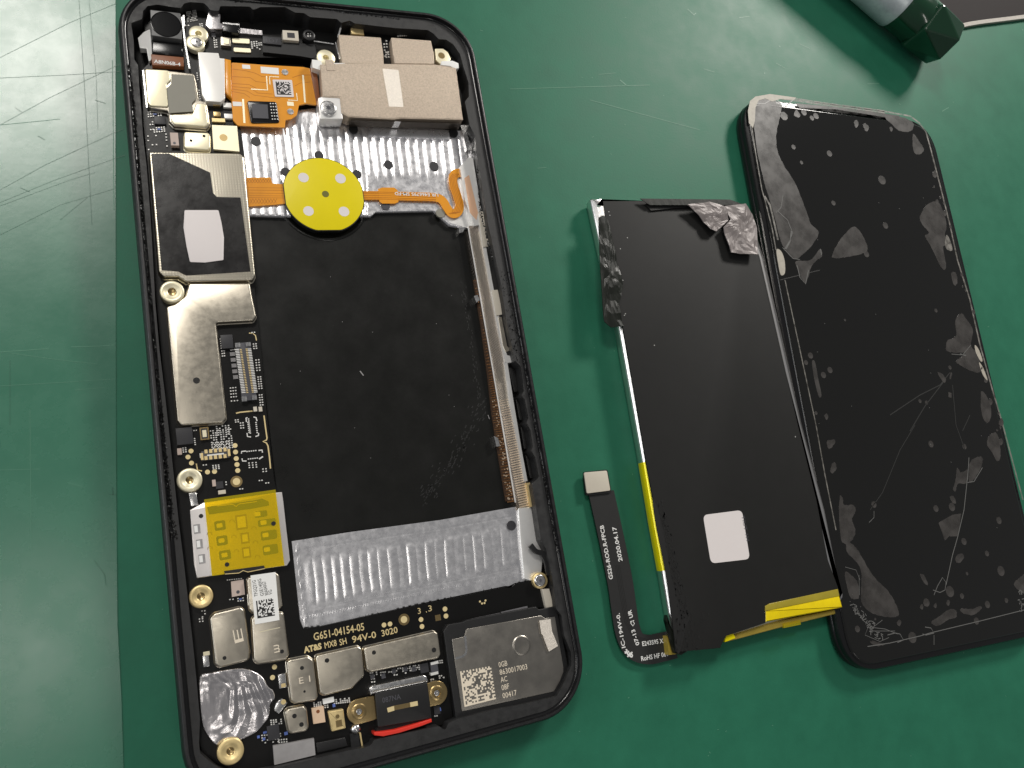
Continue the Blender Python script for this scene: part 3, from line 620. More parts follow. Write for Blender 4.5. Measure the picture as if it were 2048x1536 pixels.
box('spring_clip', 565, 1362, 15, 28, .43, ZP, m['steel'], board, bev=.01); box('clip_tip', 567, 1371, 9, 7, .445, .41, m['gold'], board)
prism('spring_clip', [(553, 1405), (564, 1397), (575, 1406), (558, 1428), (548, 1421)], .43, ZP, m['steel'], board, bev=.01); disc('clip_tip', 567, 1404, 5, .44, .42, m['gold'], board)
box('spring_clip', 412, 1322, 13, 24, .43, ZP, m['steel'], board, bev=.01); box('clip_tip', 413, 1307, 13, 8, .44, .40, m['palegold'], board)
for x, y in ((549, 1334), (545, 1355)): disc('test_pad', x, y, 5, .3625, .35, m['pad'], board)
for x, y in ((768, 1250), (780, 1248), (842, 1239), (844, 1253), (890, 1218), (892, 1232)): disc('test_pad', x, y, 4.6, .3625, .35, m['pad'], board)
disc('pad_ring', 808, 1239, 11, .3615, .35, m['brass'], board); disc('test_pad', 808, 1239, 6.5, .364, .35, m['pad'], board); box('square_pad', 876, 1235.5, 11, 11, .363, .35, m['brass'], board)
for x, y in ((960, 1203), (971, 1201), (964, 1207), (969, 1206)): disc('test_pad', x, y, 1.9, .3625, .35, m['pad'], board)
ZT = .3635
text('G651-04154-05', (628, 1281), (729, 1260), 15, ZT, m['silk'], board, bold=.012); text('AT&S', (608, 1306), (644, 1297), 12, ZT, m['silk'], board, bold=.05)
text('MX8', (650, 1297), (674, 1291), 12, ZT, m['silk'], board, bold=.012); text('SH', (680, 1291), (694, 1287), 12, ZT, m['silk'], board, bold=.012)
text('94V-0', (705, 1286), (753, 1275), 13, ZT, m['silk'], board, bold=.012); text('3020', (764, 1273), (796, 1265), 12, ZT, m['silk'], board, bold=.012)
text('3', (836, 1228), (842, 1227), 11, ZT, m['silk'], board); text('.', (852, 1225), (854, 1224.6), 2, ZT, m['silk'], board); text('3', (857, 1223), (864, 1222), 11, ZT, m['silk'], board)
# SIM reader with yellow film
sim = prism('card_reader', [(380, 1020), (407, 1005), (551, 985), (564, 984), (567, 1004), (571, 1042), (580, 1121), (574, 1131), (394, 1156), (388, 1130)], .50, ZP, m['sticker'], phone, r=.01, bev=.01, label='silver card reader under yellow film')
sim.data.materials[0] = mat('reader_steel', (.78, .74, .72), .36, .65, var=.06, vs=8)
prism('reader_prong', [(377, 986), (392, 984), (397, 1010), (382, 1013)], .47, .40, m['steel'], sim, bev=.01)
kf = prism('yellow_film', [(408, 999), (551, 979), (569, 1131), (424, 1152), (409, 1005)], .516, .509, m['kapton'], sim)
dk_ = m['void']
for pts in ([(414, 1014), (450, 1009), (512, 1000), (524, 997), (537, 1003), (538, 1011), (500, 1018), (418, 1029)],):
    prism('reader_slot', pts, .5025, .48, dk_, sim)
prism('reader_slot', [(448, 1142), (528, 1131), (530, 1137), (450, 1150)], .5185, .51, dk_, sim)
lines('slot_spring', [(1.6, [(434, 1012), (460, 1009), (466, 1009), (472, 1013), (478, 1008), (514, 1003)])], 1.5, .506, m['palegold'], sim)
lines('slot_spring', [(1.6, [(450, 1148), (478, 1146), (486, 1141), (496, 1144), (530, 1137)])], 1.5, .521, m['gold'], sim)
for x, y, ww, hh in ((440, 1051, 22, 20), (444, 1081, 22, 20), (450, 1110, 23, 20), (522, 1028, 25, 13), (534, 1045, 36, 14), (538, 1070, 32, 19), (541, 1099, 30, 20)):
    box('contact_window', x, y, ww, hh, .5035, .48, dk_, sim, r=.03); box('contact', x-(1 if x < 500 else 7), y, 12, 9, .508, .48, m['white'], sim, r=.02)
for x, y, ww, hh in ((483, 1044, 20, 28), (490, 1076, 14, 20), (493, 1105, 14, 20)):
    box('contact_window', x, y, ww+3, hh+3, .503, .48, m['brass'], sim); box('contact', x, y, ww-3, hh-5, .508, .48, m['white'], sim)
for x, y in ((394, 1058), (399, 1088), (404, 1118)): box('reader_window', x, y, 13, 20, .5025, .48, m['tapeg'], sim); box('contact', x-2, y, 7, 14, .506, .48, m['white'], sim)
for x, y in ((464, 1045), (468, 1076), (473, 1105), (508, 1059), (511, 1087), (515, 1116), (419, 1070), (420, 1099)):
    lines('stamped_arc', [(1.4, [(x-5+.0, y), (x-4, y-4), (x, y-6), (x+4, y-4), (x+5, y)])], 1.4, .503, m['brass'], sim)
for x, y in ((402, 1032), (454, 1129), (547, 1047)): disc('reader_hole', x, y, 4.5, .5185 if x > 410 else .503, .49, dk_, sim)
# ---- crumpled foil disc
fo = [(399, 1352), (422, 1345), (457, 1338), (493, 1337), (524, 1352), (537, 1373), (547, 1381), (551, 1395), (541, 1409), (538, 1434), (516, 1462), (493, 1476), (469, 1484), (441, 1487), (432, 1492), (412, 1470), (402, 1440), (397, 1386)]
fw = smoothloop(topx(fo, .42), 4); cx = sum(p.x for p in fw)/len(fw); cy = sum(p.y for p in fw)/len(fw)
vs = []; fs = []; NR = 46; n = len(fw)
for k in range(NR+1):
    s = 1-k/NR
    for p in fw:
        x = cx+(p.x-cx)*s; y = cy+(p.y-cy)*s
        a = x*5+vn(x*2.2, y*2.2)*1.5; h = .022*(abs((a % 1.0)-.5)*2)**.7+.022*abs(vn(x*4.2, y*5))+.003*vn(x*13, y*12)
        vs.append((x, y, .40+h*(0 if k == 0 else 1)-(0.03 if k == 0 else 0)))
for k in range(NR):
    for i in range(n): j = (i+1) % n; fs.append((k*n+i, k*n+j, (k+1)*n+j, (k+1)*n+i))
mesh('foil_disc', vs, fs, m['foil'], board, smooth=True, label='crumpled silver foil over the vibration motor')
# ---- USB socket
usb = prism('usb_socket', [(750, 1386), (855, 1365), (864, 1437), (756, 1455)], .54, .34, m['black'], phone, r=.02, bev=.015, label='black charging socket')
prism('socket_bar', [(738, 1376), (744, 1372), (848, 1350), (854, 1353), (857, 1364), (747, 1387), (741, 1392)], .53, .36, m['steel'], usb, r=.02, bev=.02)
lines('bar_line', [(2, [(746, 1383), (852, 1361)])], 2, .5325, m['shield'], usb)  # thin nickel line along the bar
for cxx, cyy, tx in ((718, 1423, 1), (873, 1386, -1)):
    c = at(cxx, cyy, .48); R = .20
    pts = [(c.x+R*math.cos(t)*(-tx), c.y+R*math.sin(t)) for t in [math.radians(a) for a in range(-90, 91, 12)]]
    pts += [(c.x+tx*.28, c.y+R*.95), (c.x+tx*.28, c.y-R*.95)]
    lug = prism('mounting_lug', pts, .48, .40, m['brass'], usb, world=True, bev=.008)
    lathe('lug_screw', c.x+.0, c.y, [(.125, .48), (.125, .487), (.11, .495), (.07, .495), (.065, .47), (.0001, .44)], m['brass'], usb, world=True)
    lathe('screw_pit', c.x, c.y, [(.05, .496), (.04, .499), (.0001, .485)], m['steel'], usb, world=True, seg=6)
prism('socket_window', [(774, 1416), (785, 1412), (835, 1402), (836, 1411), (787, 1421), (776, 1425)], .5425, .53, m['brass'], usb)
for q in ([(774, 1416), (788, 1412), (789, 1421), (776, 1425)], [(820, 1405), (835, 1402), (836, 1411), (821, 1414)]): prism('window_contact', q, .5445, .53, m['pad'], usb)
text('087NA', (765, 1406), (802, 1398), 10, .5425, m['chipl'], usb, bold=.01)
prism('red_seal', [(748, 1465), (769, 1463), (789, 1460), (825, 1450), (863, 1438), (864, 1444), (844, 1452), (799, 1466), (767, 1473), (749, 1471)], .58, .36, m['red'], usb, bev=.01)
prism('socket_skirt', [(756, 1455), (864, 1437), (865, 1440), (800, 1460), (766, 1464), (750, 1464)], .47, .34, m['black'], usb)
lathe('solder_blob', 712, 1458, [(.095, .37), (.09, .44), (.06, .48), (.0001, .495)], m['steel'], board, seg=16, zref=.45)
lines('gold_spring', [(3, [(720, 1465), (725, 1495)])], 3, .43, m['gold'], board); box('black_block', 710, 1482, 17, 30, .42, ZP, m['black'], board)
prism('grey_adhesive', [(546, 1492), (628, 1477), (631, 1510), (549, 1530)], .44, .36, m['tapeg'], phone, label='strip of grey adhesive at the bottom edge')
prism('black_block', [(632, 1486), (690, 1475), (696, 1492), (634, 1506)], .42, .36, m['black'], phone, bev=.01)
box('black_block', 874, 1420, 12, 16, .40, ZP, m['chip'], board); box('chip', 849, 1336, 16, 17, .42, ZP, m['chip'], board)
rc = box('capacitor', 869, 1336, 14, 24, .44, ZP, m['chipl'], board); box('capacitor_end', 869, 1326, 15, 5, .444, ZP, m['solder'], rc); box('capacitor_end', 869, 1347, 15, 5, .444, ZP, m['solder'], rc)
# ---- loudspeaker
spk = prism('loudspeaker', [(887, 1262), (896, 1249), (925, 1244), (934, 1240), (1072, 1213), (1078, 1219), (1112, 1212), (1116, 1226), (1137, 1335), (1132, 1356), (1115, 1388), (1106, 1396), (924, 1440), (912, 1438)], .50, .30, m['black'], phone, r=.03, bev=.015, label='loudspeaker box with engraved steel lid')
lid = prism('speaker_lid', [(933, 1258), (1082, 1231), (1090, 1237), (1110, 1233), (1127, 1335), (1127, 1344), (1120, 1362), (1108, 1383), (924, 1423), (904, 1279), (929, 1273)], .515, .49, mat('lid_steel', (.40, .375, .335), .34, 1, var=.06, vs=3, bump=.0005, bs=30, rv=.05), spk, bev=.006)
lines('pressed_edge', [(4.5, [(930, 1272), (933, 1300), (931, 1308), (925, 1313), (911, 1317)])], 4, .5185, m['steel'], lid)
rr_ = 17*px(1043, 1291, .51)
lathe('round_boss', 1043, 1291, [(rr_*1.08, .514), (rr_, .522), (rr_*.86, .530), (rr_*.8, .5285), (.0001, .5275)], lid.data.materials[0], lid, zref=.515)
matrix_code([(920, 1343), (982, 1332), (992, 1398), (929, 1414)], 20, .5175, m['laser'], lid, name='engraved_code', seed=11)
for s, a, b in (('0GB', (998, 1335), (1015, 1331)), ('8630017003', (1000, 1350), (1055, 1338)), ('AC', (1002, 1365), (1015, 1362)), ('08F', (1004, 1381), (1019, 1377)), ('00417', (1006, 1397), (1034, 1390))): text(s, a, b, 9.5, .5175, m['laser'], lid)
fb = prism('fabric_tab', [(1079, 1241), (1101, 1238), (1104, 1262), (1116, 1292), (1098, 1303), (1089, 1280), (1086, 1270), (1083, 1268)], .55, .53, m['fabricl'], spk, label='strip of pale conductive cloth')
lines('foam_edge', [(5, [(942, 1240), (1000, 1228)]), (4, [(1002, 1226), (1055, 1214)])], 4, .42, m['foil'], phone)
# screw and spring at the lower right
lathe('screw_boss', 1081, 1161, [(.15, .36), (.15, .44), (.135, .45)], m['gold'], board, zref=.45)
def screw(x, y, r, z, mt='steel'):
    s = lathe('screw', x, y, [(r, z-.06), (r, z-.014), (r*.9, z-.003), (r*.8, z), (.0001, z)], m[mt], phone, zref=z)
    a = at(x, y, z); star = [(a.x+r*(.36 if i % 2 else .20)*math.cos(i*math.pi/6), a.y+r*(.36 if i % 2 else .20)*math.sin(i*math.pi/6)) for i in range(12)]
    prism('screw_recess', star, z+.0015, z-.02, m['chipl'], s, world=True); return s
screw(1081, 1161, .11, .50)
prism('spring_contact', [(1084, 1178), (1099, 1177), (1108, 1214), (1093, 1218)], .45, .36, m['cream'], board, bev=.015); lathe('contact_ball', 1104, 1217, [(.04, .40), (.035, .45), (.0001, .47)], m['gold'], board, seg=14, zref=.45)
# ---- top row
cmod = prism('front_camera', [(300, 19), (361, 26), (364, 79), (303, 71)], .60, .30, m['cambody'], phone, r=.02, bev=.012, label='small square front camera')
lathe('lens', 332, 48, [(.265, .595), (.262, .606), (.25, .608), (.245, .602), (.0001, .602)], m['lens'], cmod, zref=.61)
prism('camera_block', [(302, 80), (364, 86), (367, 112), (304, 106)], .50, .32, m['bezel'], phone, bev=.03)
fx = prism('camera_flex', [(302, 108), (367, 114), (368, 133), (304, 130)], .47, .36, m['brown'], phone, bev=.01, label='brown ribbon with white print')
text('A8N06B-4', (308, 125.5), (361, 132), 8.5, .473, m['print'], fx, bold=.02)
prism('steel_bracket', [(288, 64), (300, 58), (303, 90), (304, 117), (298, 124), (293, 97), (280, 96), (276, 76)], .44, .3, m['white'], phone, r=.02)
lines('steel_strip', [(3.4, [(364, 34), (370, 85), (379, 137)])], 3, .48, m['steel'], phone)
lines('steel_strip', [(4, [(367, 30), (368, 52)])], 3, .47, m['steel'], phone); lines('steel_strip', [(3, [(286, 140), (294, 215)])], 3, .47, m['steel'], phone)
lathe('screw_boss', 397, 67, [(.17, .40), (.17, .49), (.155, .5), (.06, .5), (.055, .43), (.0001, .43)], m['palegold'], board, zref=.5)
lathe('screw_boss', 391, 85, [(.165, .40), (.165, .515), (.15, .525), (.10, .525)], m['palegold'], board, zref=.52); screw(393, 83, .10, .56)
prism('foil_tag', [(417, 20), (441, 29), (440, 45), (447, 50), (446, 58), (419, 58), (411, 48)], .50, .34, m['foil'], phone, bev=.01)
pb = prism('steel_can', [(446, 46), (480, 48), (477, 66), (446, 62)], .50, .34, m['bezel'], phone, bev=.01); lines('can_edge', [(3.5, [(445, 46), (479, 49)])], 3, .5035, m['steel'], pb)
prism('foil_strip', [(480, 56), (524, 61), (525, 70), (480, 66)], .42, .34, m['foil'], phone)
mic = prism('microphone', [(441, 73), (461, 76), (462, 92), (442, 90)], .44, ZP, m['shield'], board, bev=.006); prism('microphone_lid', [(446, 76), (458, 78), (458, 88), (447, 87)], .452, .43, m['palegold'], mic)
prism('gold_contact', [(464, 76), (499, 78), (499, 87), (465, 85)], .39, ZP, m['palegold'], board, r=.02); prism('gold_contact', [(467, 95), (501, 97), (502, 105), (468, 103)], .39, ZP, m['palegold'], board, r=.02)
ic = prism('chip', [(525, 72), (562, 75), (563, 90), (526, 86)], .47, ZP, m['chip'], board, bev=.004); text('1D7', (533, 84.5), (557, 86), 9, .4725, m['chipl'], ic)
prism('chip', [(524, 84), (630, 88), (634, 118), (600, 112), (526, 104)], .43, ZP, m['black'], board)
sen = prism('light_sensor', [(565, 60), (596, 62), (598, 82), (566, 79)], .50, ZP, m['cream'], board, bev=.004); prism('sensor_eye', [(574, 65), (589, 66), (590, 76), (575, 75)], .503, .49, m['chip'], sen)
rg = lathe('sensor_gasket', 618, 70, [(.12, .40), (.12, .53), (.105, .54), (.075, .54), (.07, .50), (.0001, .50)], m['shell'], phone, zref=.53, seg=24)
boxes('sensor_dots', [(616, 67, 2.5, 2.5), (621, 67, 2.5, 2.5), (616, 72, 2.5, 2.5), (621, 72, 2.5, 2.5)], m['solder'], phone, .50, .006)
prism('display_connector', [(396, 104), (437, 106), (439, 116), (449, 117), (450, 197), (441, 204), (412, 202), (404, 188)], .52, ZP, mat('pale_stiffener', (.90, .88, .84), .35, .25, var=.04), phone, r=.015, bev=.006, label='pale stiffener of the display connector')
prism('flex_fold', [(449, 116), (462, 119), (464, 196), (450, 184)], .51, .38, m['orange'], phone, bev=.03)
for x, y in ((433, 207), (455, 210), (434, 228), (457, 232)): box('spring_contact', x, y, 14 if x < 440 else 17, 11, .42, ZP, m['brass' if x < 440 else 'solder'], board, bev=.006)
box('spring_contact', 437, 240, 26, 8, .41, ZP, m['gold'], board)
of = prism('orange_flex', [(463, 125), (532, 130), (606, 134), (620, 137), (634, 210), (612, 207), (598, 210), (594, 230), (583, 238), (571, 240), (570, 255), (476, 251), (466, 240), (463, 200)], .43, .39, m['orange'], phone, r=.03, label='orange flexible circuit with a white code sticker')
lines('flex_trace', [(1.1, [(464, 138), (490, 141), (510, 146), (524, 153), (545, 154)]), (1.1, [(464, 153), (500, 155), (512, 163), (540, 166)]), (1.1, [(464, 167), (498, 169), (512, 176)]), (1.0, [(464, 173), (500, 176), (516, 186), (545, 188)]), (1.0, [(464, 178), (494, 182), (508, 190), (560, 197)]), (1.0, [(464, 183), (488, 187), (500, 195)]), (1.0, [(590, 172), (600, 166), (620, 164)]), (1.2, [(585, 155), (600, 150), (622, 150)])], 1, .4315, m['orange2'], of)
lines('flex_print', [(2.2, [(533, 152), (535, 180), (502, 178)]), (1.8, [(540, 169), (539, 153), (558, 154)]), (1.8, [(593, 186), (595, 201), (576, 200)]), (3.5, [(606, 150), (610, 205)]), (4, [(486, 198), (489, 246)])], 2, .4325, m['palegold'], of)
prism('flex_pad', [(484, 129), (500, 130), (501, 138), (485, 137)], .434, .42, m['white'], of); prism('flex_pad', [(521, 133), (557, 136), (558, 149), (522, 146)], .434, .42, m['white'], of); prism('flex_pad', [(465, 203), (483, 204), (484, 212), (466, 212)], .434, .42, m['white'], of); prism('flex_pad', [(574, 203), (587, 204), (588, 212), (575, 211)], .434, .42, m['palegold'], of)
for x, y in ((570, 144), (581, 223)): disc('rivet', x, y, 6.5, .442, .42, m['steel'], of)
cs = prism('code_sticker', [(545, 159), (584, 160), (588, 194), (550, 193)], .442, .43, m['sticker'], of, r=.02); matrix_code([(551, 163), (580, 164), (583, 190), (554, 189)], 12, .444, m['ink'], cs, seed=9)
gb = prism('driver_chip', [(494, 201), (553, 203), (559, 245), (502, 246)], .455, .42, m['bezel'], of, r=.05, bev=.015); prism('chip_die', [(503, 208), (535, 209), (537, 237), (506, 236)], .475, .45, m['chipl'], gb)
boxes('chip_pins', [(541+i*5+j*.8, 207+j*6.2, 2.2, 2.2) for i in range(3) for j in range(6)], m['solder'], gb, .455, .006)
prism('flex_fold', [(620, 137), (632, 124), (640, 193), (634, 211)], .45, .40, m['brown'], phone, bev=.01)
# ---- rear camera block
rc = prism('rear_camera', [(640, 129), (690, 127), (796, 128), (870, 129), (912, 136), (926, 240), (800, 237), (788, 239), (697, 234), (683, 226), (680, 196), (645, 194)], .63, .33, m['fabric'], phone, r=.01, bev=.006, label='rear camera block wrapped in beige conductive cloth')
prism('cloth_wrap', [(641, 131), (672, 130), (673, 140), (680, 141), (682, 131), (795, 129), (870, 130), (909, 137), (923, 238), (800, 235), (788, 237), (697, 232), (686, 225), (683, 193), (646, 192)], .637, .625, m['fabric'], rc, bev=.004)
prism('pale_crease', [(765, 137), (797, 140), (807, 214), (778, 213)], .6395, .63, m['fabricl'], rc, r=.02)  # raised crease in a lighter cloth colour
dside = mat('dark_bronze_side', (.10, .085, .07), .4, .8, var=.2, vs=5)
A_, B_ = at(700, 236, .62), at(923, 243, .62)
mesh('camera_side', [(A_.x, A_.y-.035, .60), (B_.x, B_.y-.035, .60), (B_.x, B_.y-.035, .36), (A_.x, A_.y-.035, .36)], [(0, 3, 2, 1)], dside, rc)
a1 = at(789, 238, .62); mesh('side_strap', [(a1.x-.0, a1.y-.045, .61), (a1.x+.13, a1.y-.045, .61), (a1.x+.13, a1.y-.045, .37), (a1.x, a1.y-.045, .37)], [(0, 3, 2, 1)], m['steel'], rc)
for q, nm in (([(677, 69), (762, 75), (767, 110), (768, 130), (684, 128), (681, 110)], 0), ([(782, 75), (862, 81), (868, 108), (869, 130), (789, 129), (786, 110)], 1)):
    prism('cloth_flap', q, .58, .38, m['fabric'], rc, r=.02, bev=.01)
prism('flap_fold', [(682, 109), (767, 114), (768, 129), (684, 127)], .60, .57, m['fabric'], rc, bev=.015); prism('flap_fold', [(787, 110), (868, 112), (869, 128), (789, 127)], .60, .57, m['fabric'], rc, bev=.015)
lathe('screw_boss', 652, 115, [(.18, .36), (.18, .53), (.165, .54), (.06, .54), (.055, .46), (.0001, .46)], m['palegold'], phone, zref=.54)
prism('steel_clip', [(624, 119), (642, 121), (646, 134), (668, 138), (668, 126), (690, 126), (688, 130), (672, 132), (640, 140), (625, 135)], .60, .36, m['white'], phone)
prism('fabric_patch', [(651, 119), (667, 121), (670, 141), (654, 141)], .645, .60, m['fabric'], phone)
sb = prism('screw_bracket', [(636, 196), (650, 191), (680, 196), (686, 238), (640, 238)], .62, .34, m['litsteel'], phone, r=.02, bev=.01, label='steel bracket holding the camera block'); screw(657, 215, .155, .68)
prism('gold_lug', [(870, 97), (886, 97), (896, 104), (902, 118), (898, 128), (880, 128), (872, 120)], .50, .36, m['palegold'], phone, r=.02, bev=.01); disc('lug_hole', 883, 111, 6.5, .5015, .45, m['brass'], phone)
prism('steel_clip', [(883, 122), (905, 121), (917, 126), (918, 136), (911, 138), (900, 132), (882, 130)], .58, .4, m['white'], phone, bev=.01)
box('gold_block', 715, 62, 25, 14, .44, ZP, m['gold'], board, bev=.015)
lines('steel_line', [(2.4, [(692, 49), (740, 52), (786, 58)]), (3, [(683, 50), (676, 75)]), (2, [(671, 84), (679, 118)]), (2.5, [(628, 82), (668, 88)])], 2, .50, m['steel'], phone)
prism('ribbed_step', [(745, 254), (898, 264), (900, 279), (737, 271)], .33, .28, m['alu'], phone)
for x, y in ((707, 258), (907, 265)): disc('dark_plug', x, y, 9, .335, .28, m['void'], phone)
strip('bright_wall', [(925, 250), (932, 275), (938, 300)], 9, .36, m['steel'], phone, th=.08)
# ---- round plugs on the plate
for x, y, r, mt in ((512, 282, 10, 'chip'), (638, 310, 9, 'chip'), (571, 343, 9, 'chip'), (714, 348, 9, 'chip'), (777, 329, 9, 'chip'), (868, 332, 9, 'chip'), (771, 411, 9, 'chipl'), (881, 426, 9, 'grey')):
    disc('foam_dot', x, y, r, .312, .27, m[mt], phone)
disc('foam_dot', 1023, 1051, 9, .322, .29, m['chip'], phone)
# ---- charging coil
CZ = .37; c = at(648.5, 389, CZ); R = 80*px(648, 389, CZ)
def coil_outline(R): return [(c.x+max(-R*.965, min(R*.985, R*math.cos(t)*1.0)), c.y+max(-R*.955, R*math.sin(t))) for t in [2*math.pi*i/96 for i in range(96)]]
prism('coil_backing', coil_outline(R*1.02), CZ-.012, .24, m['black'], phone, world=True)
coil = prism('coil_cover', coil_outline(R), CZ, CZ-.012, m['yellow'], phone, world=True, bev=.004, label='bright yellow round coil cover with four white dots')
for x, y in ((607, 355), (681, 357), (617, 422), (688, 423)): disc('white_dot', x, y, 10.5, CZ+.0018, CZ-.005, m['sticker'], coil)
disc('centre_hole', 651, 388, 7, CZ+.0018, CZ-.005, mat('olive', (.14, .13, .01), .5), coil)
wellring = lathe('well_rim', c.x, c.y, [(R*1.16, .205), (R*1.13, .222), (R*1.10, .224), (R*1.07, .205)], m['well'], phone, world=True, seg=90)
prism('coil_flex', [(492, 355), (541, 355), (545, 367), (575, 369), (578, 406), (553, 409), (498, 413)], .335, .29, m['orange'], phone, r=.01, label='orange ribbon leading to the coil')
hl = []
for i in range(9):
    hl += [(.9, [(494+i*5.4, 358), (499+i*5.4, 366)]), (.9, [(500+i*5.4, 357), (494+i*5.4, 366)]), (.9, [(500+i*6, 398), (505+i*6, 407)]), (.9, [(506+i*6, 397), (500+i*6, 407)])]
lines('flex_hatch', hl+[(.9, [(495, y), (574, y+1)]) for y in (375, 380, 386, 391, 395)], 1, .3365, m['orange2'], phone, kind='stuff')
path = [(722, 391), (760, 391), (830, 393), (872, 395), (886, 402), (894, 415), (904, 427), (915, 424), (919, 411), (915, 393), (908, 372), (906, 356), (912, 347), (926, 345)]
sf = strip('signal_flex', path, 19, .335, m['orange'], phone, th=.02, label='orange ribbon curling from the coil to the side rail')
prism('flex_widening', [(756, 378), (764, 375), (788, 375), (795, 380), (797, 404), (790, 407), (765, 407), (759, 403)], .337, .32, m['orange'], sf)
lines('flex_trace', [(1, [(x+dx*.0, y+o) for x, y in path[:4]]) for o in (-7, -4, 0, 4, 7) for dx in (0,)]+[(1, [(x+o, y) for x, y in path[6:13]]) for o in (-6, -3, 0, 3, 6)], 1, .3385, m['orange2'], sf)
text('UR E466795 SM-FD', (876, 387), (789, 384), 6.5, .3395, m['print'], sf, bold=.015)
# small dust on the well
ds = [(2, [(720, 742), (727, 751)]), (1.6, [(952, 595), (956, 606)]), (1.4, [(976, 830), (979, 838)])]
for _ in range(12):
    x, y = rs.uniform(560, 960), rs.uniform(470, 1000); ds.append((.8, [(x, y), (x+1.2, y+rs.uniform(-1, 1))]))
lines('dust', ds, 1, .203, m['tapeg'], phone, kind='stuff')
prism('side_stud', [(948, 592), (955, 590), (960, 600), (953, 605)], .33, .2, m['steel'], phone); prism('side_stud', [(988, 872), (996, 876), (1000, 892), (993, 893)], .33, .2, m['steel'], phone); prism('side_stud', [(917, 455), (930, 455), (926, 464), (919, 466)], .30, .2, m['steel'], phone)
# ================================================================== loose battery
bat = empty('loose_battery', at(1430, 820, 0), 'loose flat black battery pouch with silver sides, blank white sticker and yellow tape', 'battery')
BZ = .45
ol = [(1178, 397), (1205, 401), (1285, 402), (1490, 408), (1528, 520), (1604, 850), (1650, 1020), (1678, 1160), (1684, 1205), (1440, 1278), (1350, 1300), (1340, 1250), (1322, 1140), (1283, 920), (1236, 655), (1200, 500)]
p = topx(ol, .29)
if area(p) < 0: p = p[::-1]
p = fillet(p, .06, 3)
vs = []; fs = []; prof = [(.10, .0), (.03, .08), (.01, .18), (.0, .26), (.004, .30), (.03, .335), (.07, .36), (.085, .375), (.13, .405), (.18, .435), (.22, BZ)]; n = len(p)
for d, z in prof:
    for qv in inset(p, d): vs.append((qv.x, qv.y, z))
for k in range(len(prof)-1):
    for i in range(n): j = (i+1) % n; fs.append((k*n+i, k*n+j, (k+1)*n+j, (k+1)*n+i))
fs.append(tuple((len(prof)-1)*n+i for i in range(n)))
mesh('pouch', vs, fs, m['pouch'], bat, smooth=True, auto=True)
face = prism('black_face', [(1206, 402), (1285, 402), (1490, 409), (1521, 520), (1596, 850), (1633, 1000), (1656, 1120), (1676, 1175), (1680, 1190), (1532, 1212), (1531, 1246), (1452, 1272), (1440, 1296), (1352, 1304), (1348, 1262), (1333, 1140), (1292, 920), (1262, 745), (1246, 655), (1222, 520)], BZ+.012, BZ-.03, m['batt'], bat, bev=.006)
ls = prism('sticker', [(1406, 1030), (1484, 1020), (1500, 1118), (1422, 1127)], BZ+.018, BZ+.01, m['sticker'], bat, r=.12, label='blank white rounded sticker')
text('TIUT-1H', (1483, 1032), (1493, 1082), 6, BZ+.0195, m['chipl'], ls)
def side_tape(name, pl, mt, wd):
    vs = []; fs = []
    for (x, y) in pl:
        a = at(x, y, .29); n_ = Vector((-1, .2, 0)).normalized()
        for d, z in ((-.02, .10), (.008, .22), (.008, .30), (-.022, .340), (-.075, .382), (-.12, .41), (-.19, .452)): vs.append((a.x+n_.x*(d), a.y, z))
    for i in range(len(pl)-1):
        for k in range(6): fs.append((i*7+k, (i+1)*7+k, (i+1)*7+k+1, i*7+k+1))
    return mesh(name, vs, fs, mt, bat, smooth=True)
tp = side_tape('yellow_tape', [(1284, 925), (1295, 990), (1305, 1050), (1322, 1142)], mat('yellow_tape_side', (.88, .76, 0), .2, .25, bump=.002, bs=8, aniso=(1, .2, 1)), 0)
side_tape('yellow_tape', [(1338, 1228), (1342, 1245), (1348, 1268)], tp.data.materials[0], 0)
yt = mat('yellow_tape_end', (.83, .62, .0), .3, var=.25, vs=2.5, bump=.012, bs=3, coat=.3)
prism('yellow_tape', [(1531, 1212), (1540, 1207), (1676, 1178), (1679, 1192), (1531, 1222)], .482, .40, mat('yellow_tape_over_black', (.36, .29, .03), .3, var=.2, vs=3, bump=.004, bs=4), bat, bev=.008)
prism('yellow_tape', [(1531, 1221), (1679, 1190), (1685, 1215), (1532, 1244)], .470, .28, yt, bat, r=.01, bev=.02)
prism('tape_end', [(1452, 1276), (1531, 1246), (1560, 1242), (1685, 1216), (1689, 1224), (1560, 1256), (1455, 1284)], .34, .04, m['kaptond'], bat, bev=.03)
prism('tape_end', [(1452, 1272), (1466, 1266), (1471, 1276), (1450, 1284)], .40, .3, tp.data.materials[0], bat)
prism('tape_end', [(1566, 1247), (1600, 1240), (1602, 1249), (1568, 1256)], .36, .3, m['kapton'], bat)
prism('tape_flag', [(1280, 397), (1460, 399), (1484, 408), (1450, 410), (1300, 410)], .56, .545, m['tape'], bat)
prism('tape_flag', [(1290, 408), (1300, 405), (1372, 408), (1400, 413), (1350, 416), (1302, 421)], .50, .46, m['void'], bat)
def crumple(name, pts, z, lift, mt, seed, **k):
    rnd = random.Random(seed); w_ = [at(x, y, z) for x, y in pts]; n = len(w_); c0 = sum(w_, Vector())/n; vs = []; fs = []; NR = 8; per = []
    for i in range(n):
        for s in range(4): per.append(w_[i].lerp(w_[(i+1) % n], s/4))
    for r in range(NR+1):
        for q_ in per:
            v = q_.lerp(c0, r/NR); v.z = z+lift*vn(v.x*5+seed, v.y*5)+lift*.5*vn(v.x*14, v.y*14+seed); vs.append(v)
    N_ = len(per)
    for r in range(NR):
        for i in range(N_): j = (i+1) % N_; fs.append((r*N_+i, r*N_+j, (r+1)*N_+j, (r+1)*N_+i))
    o = mesh(name, vs, fs, mt, bat, **k); md = o.modifiers.new('s', 'SOLIDIFY'); md.thickness = .02; return o
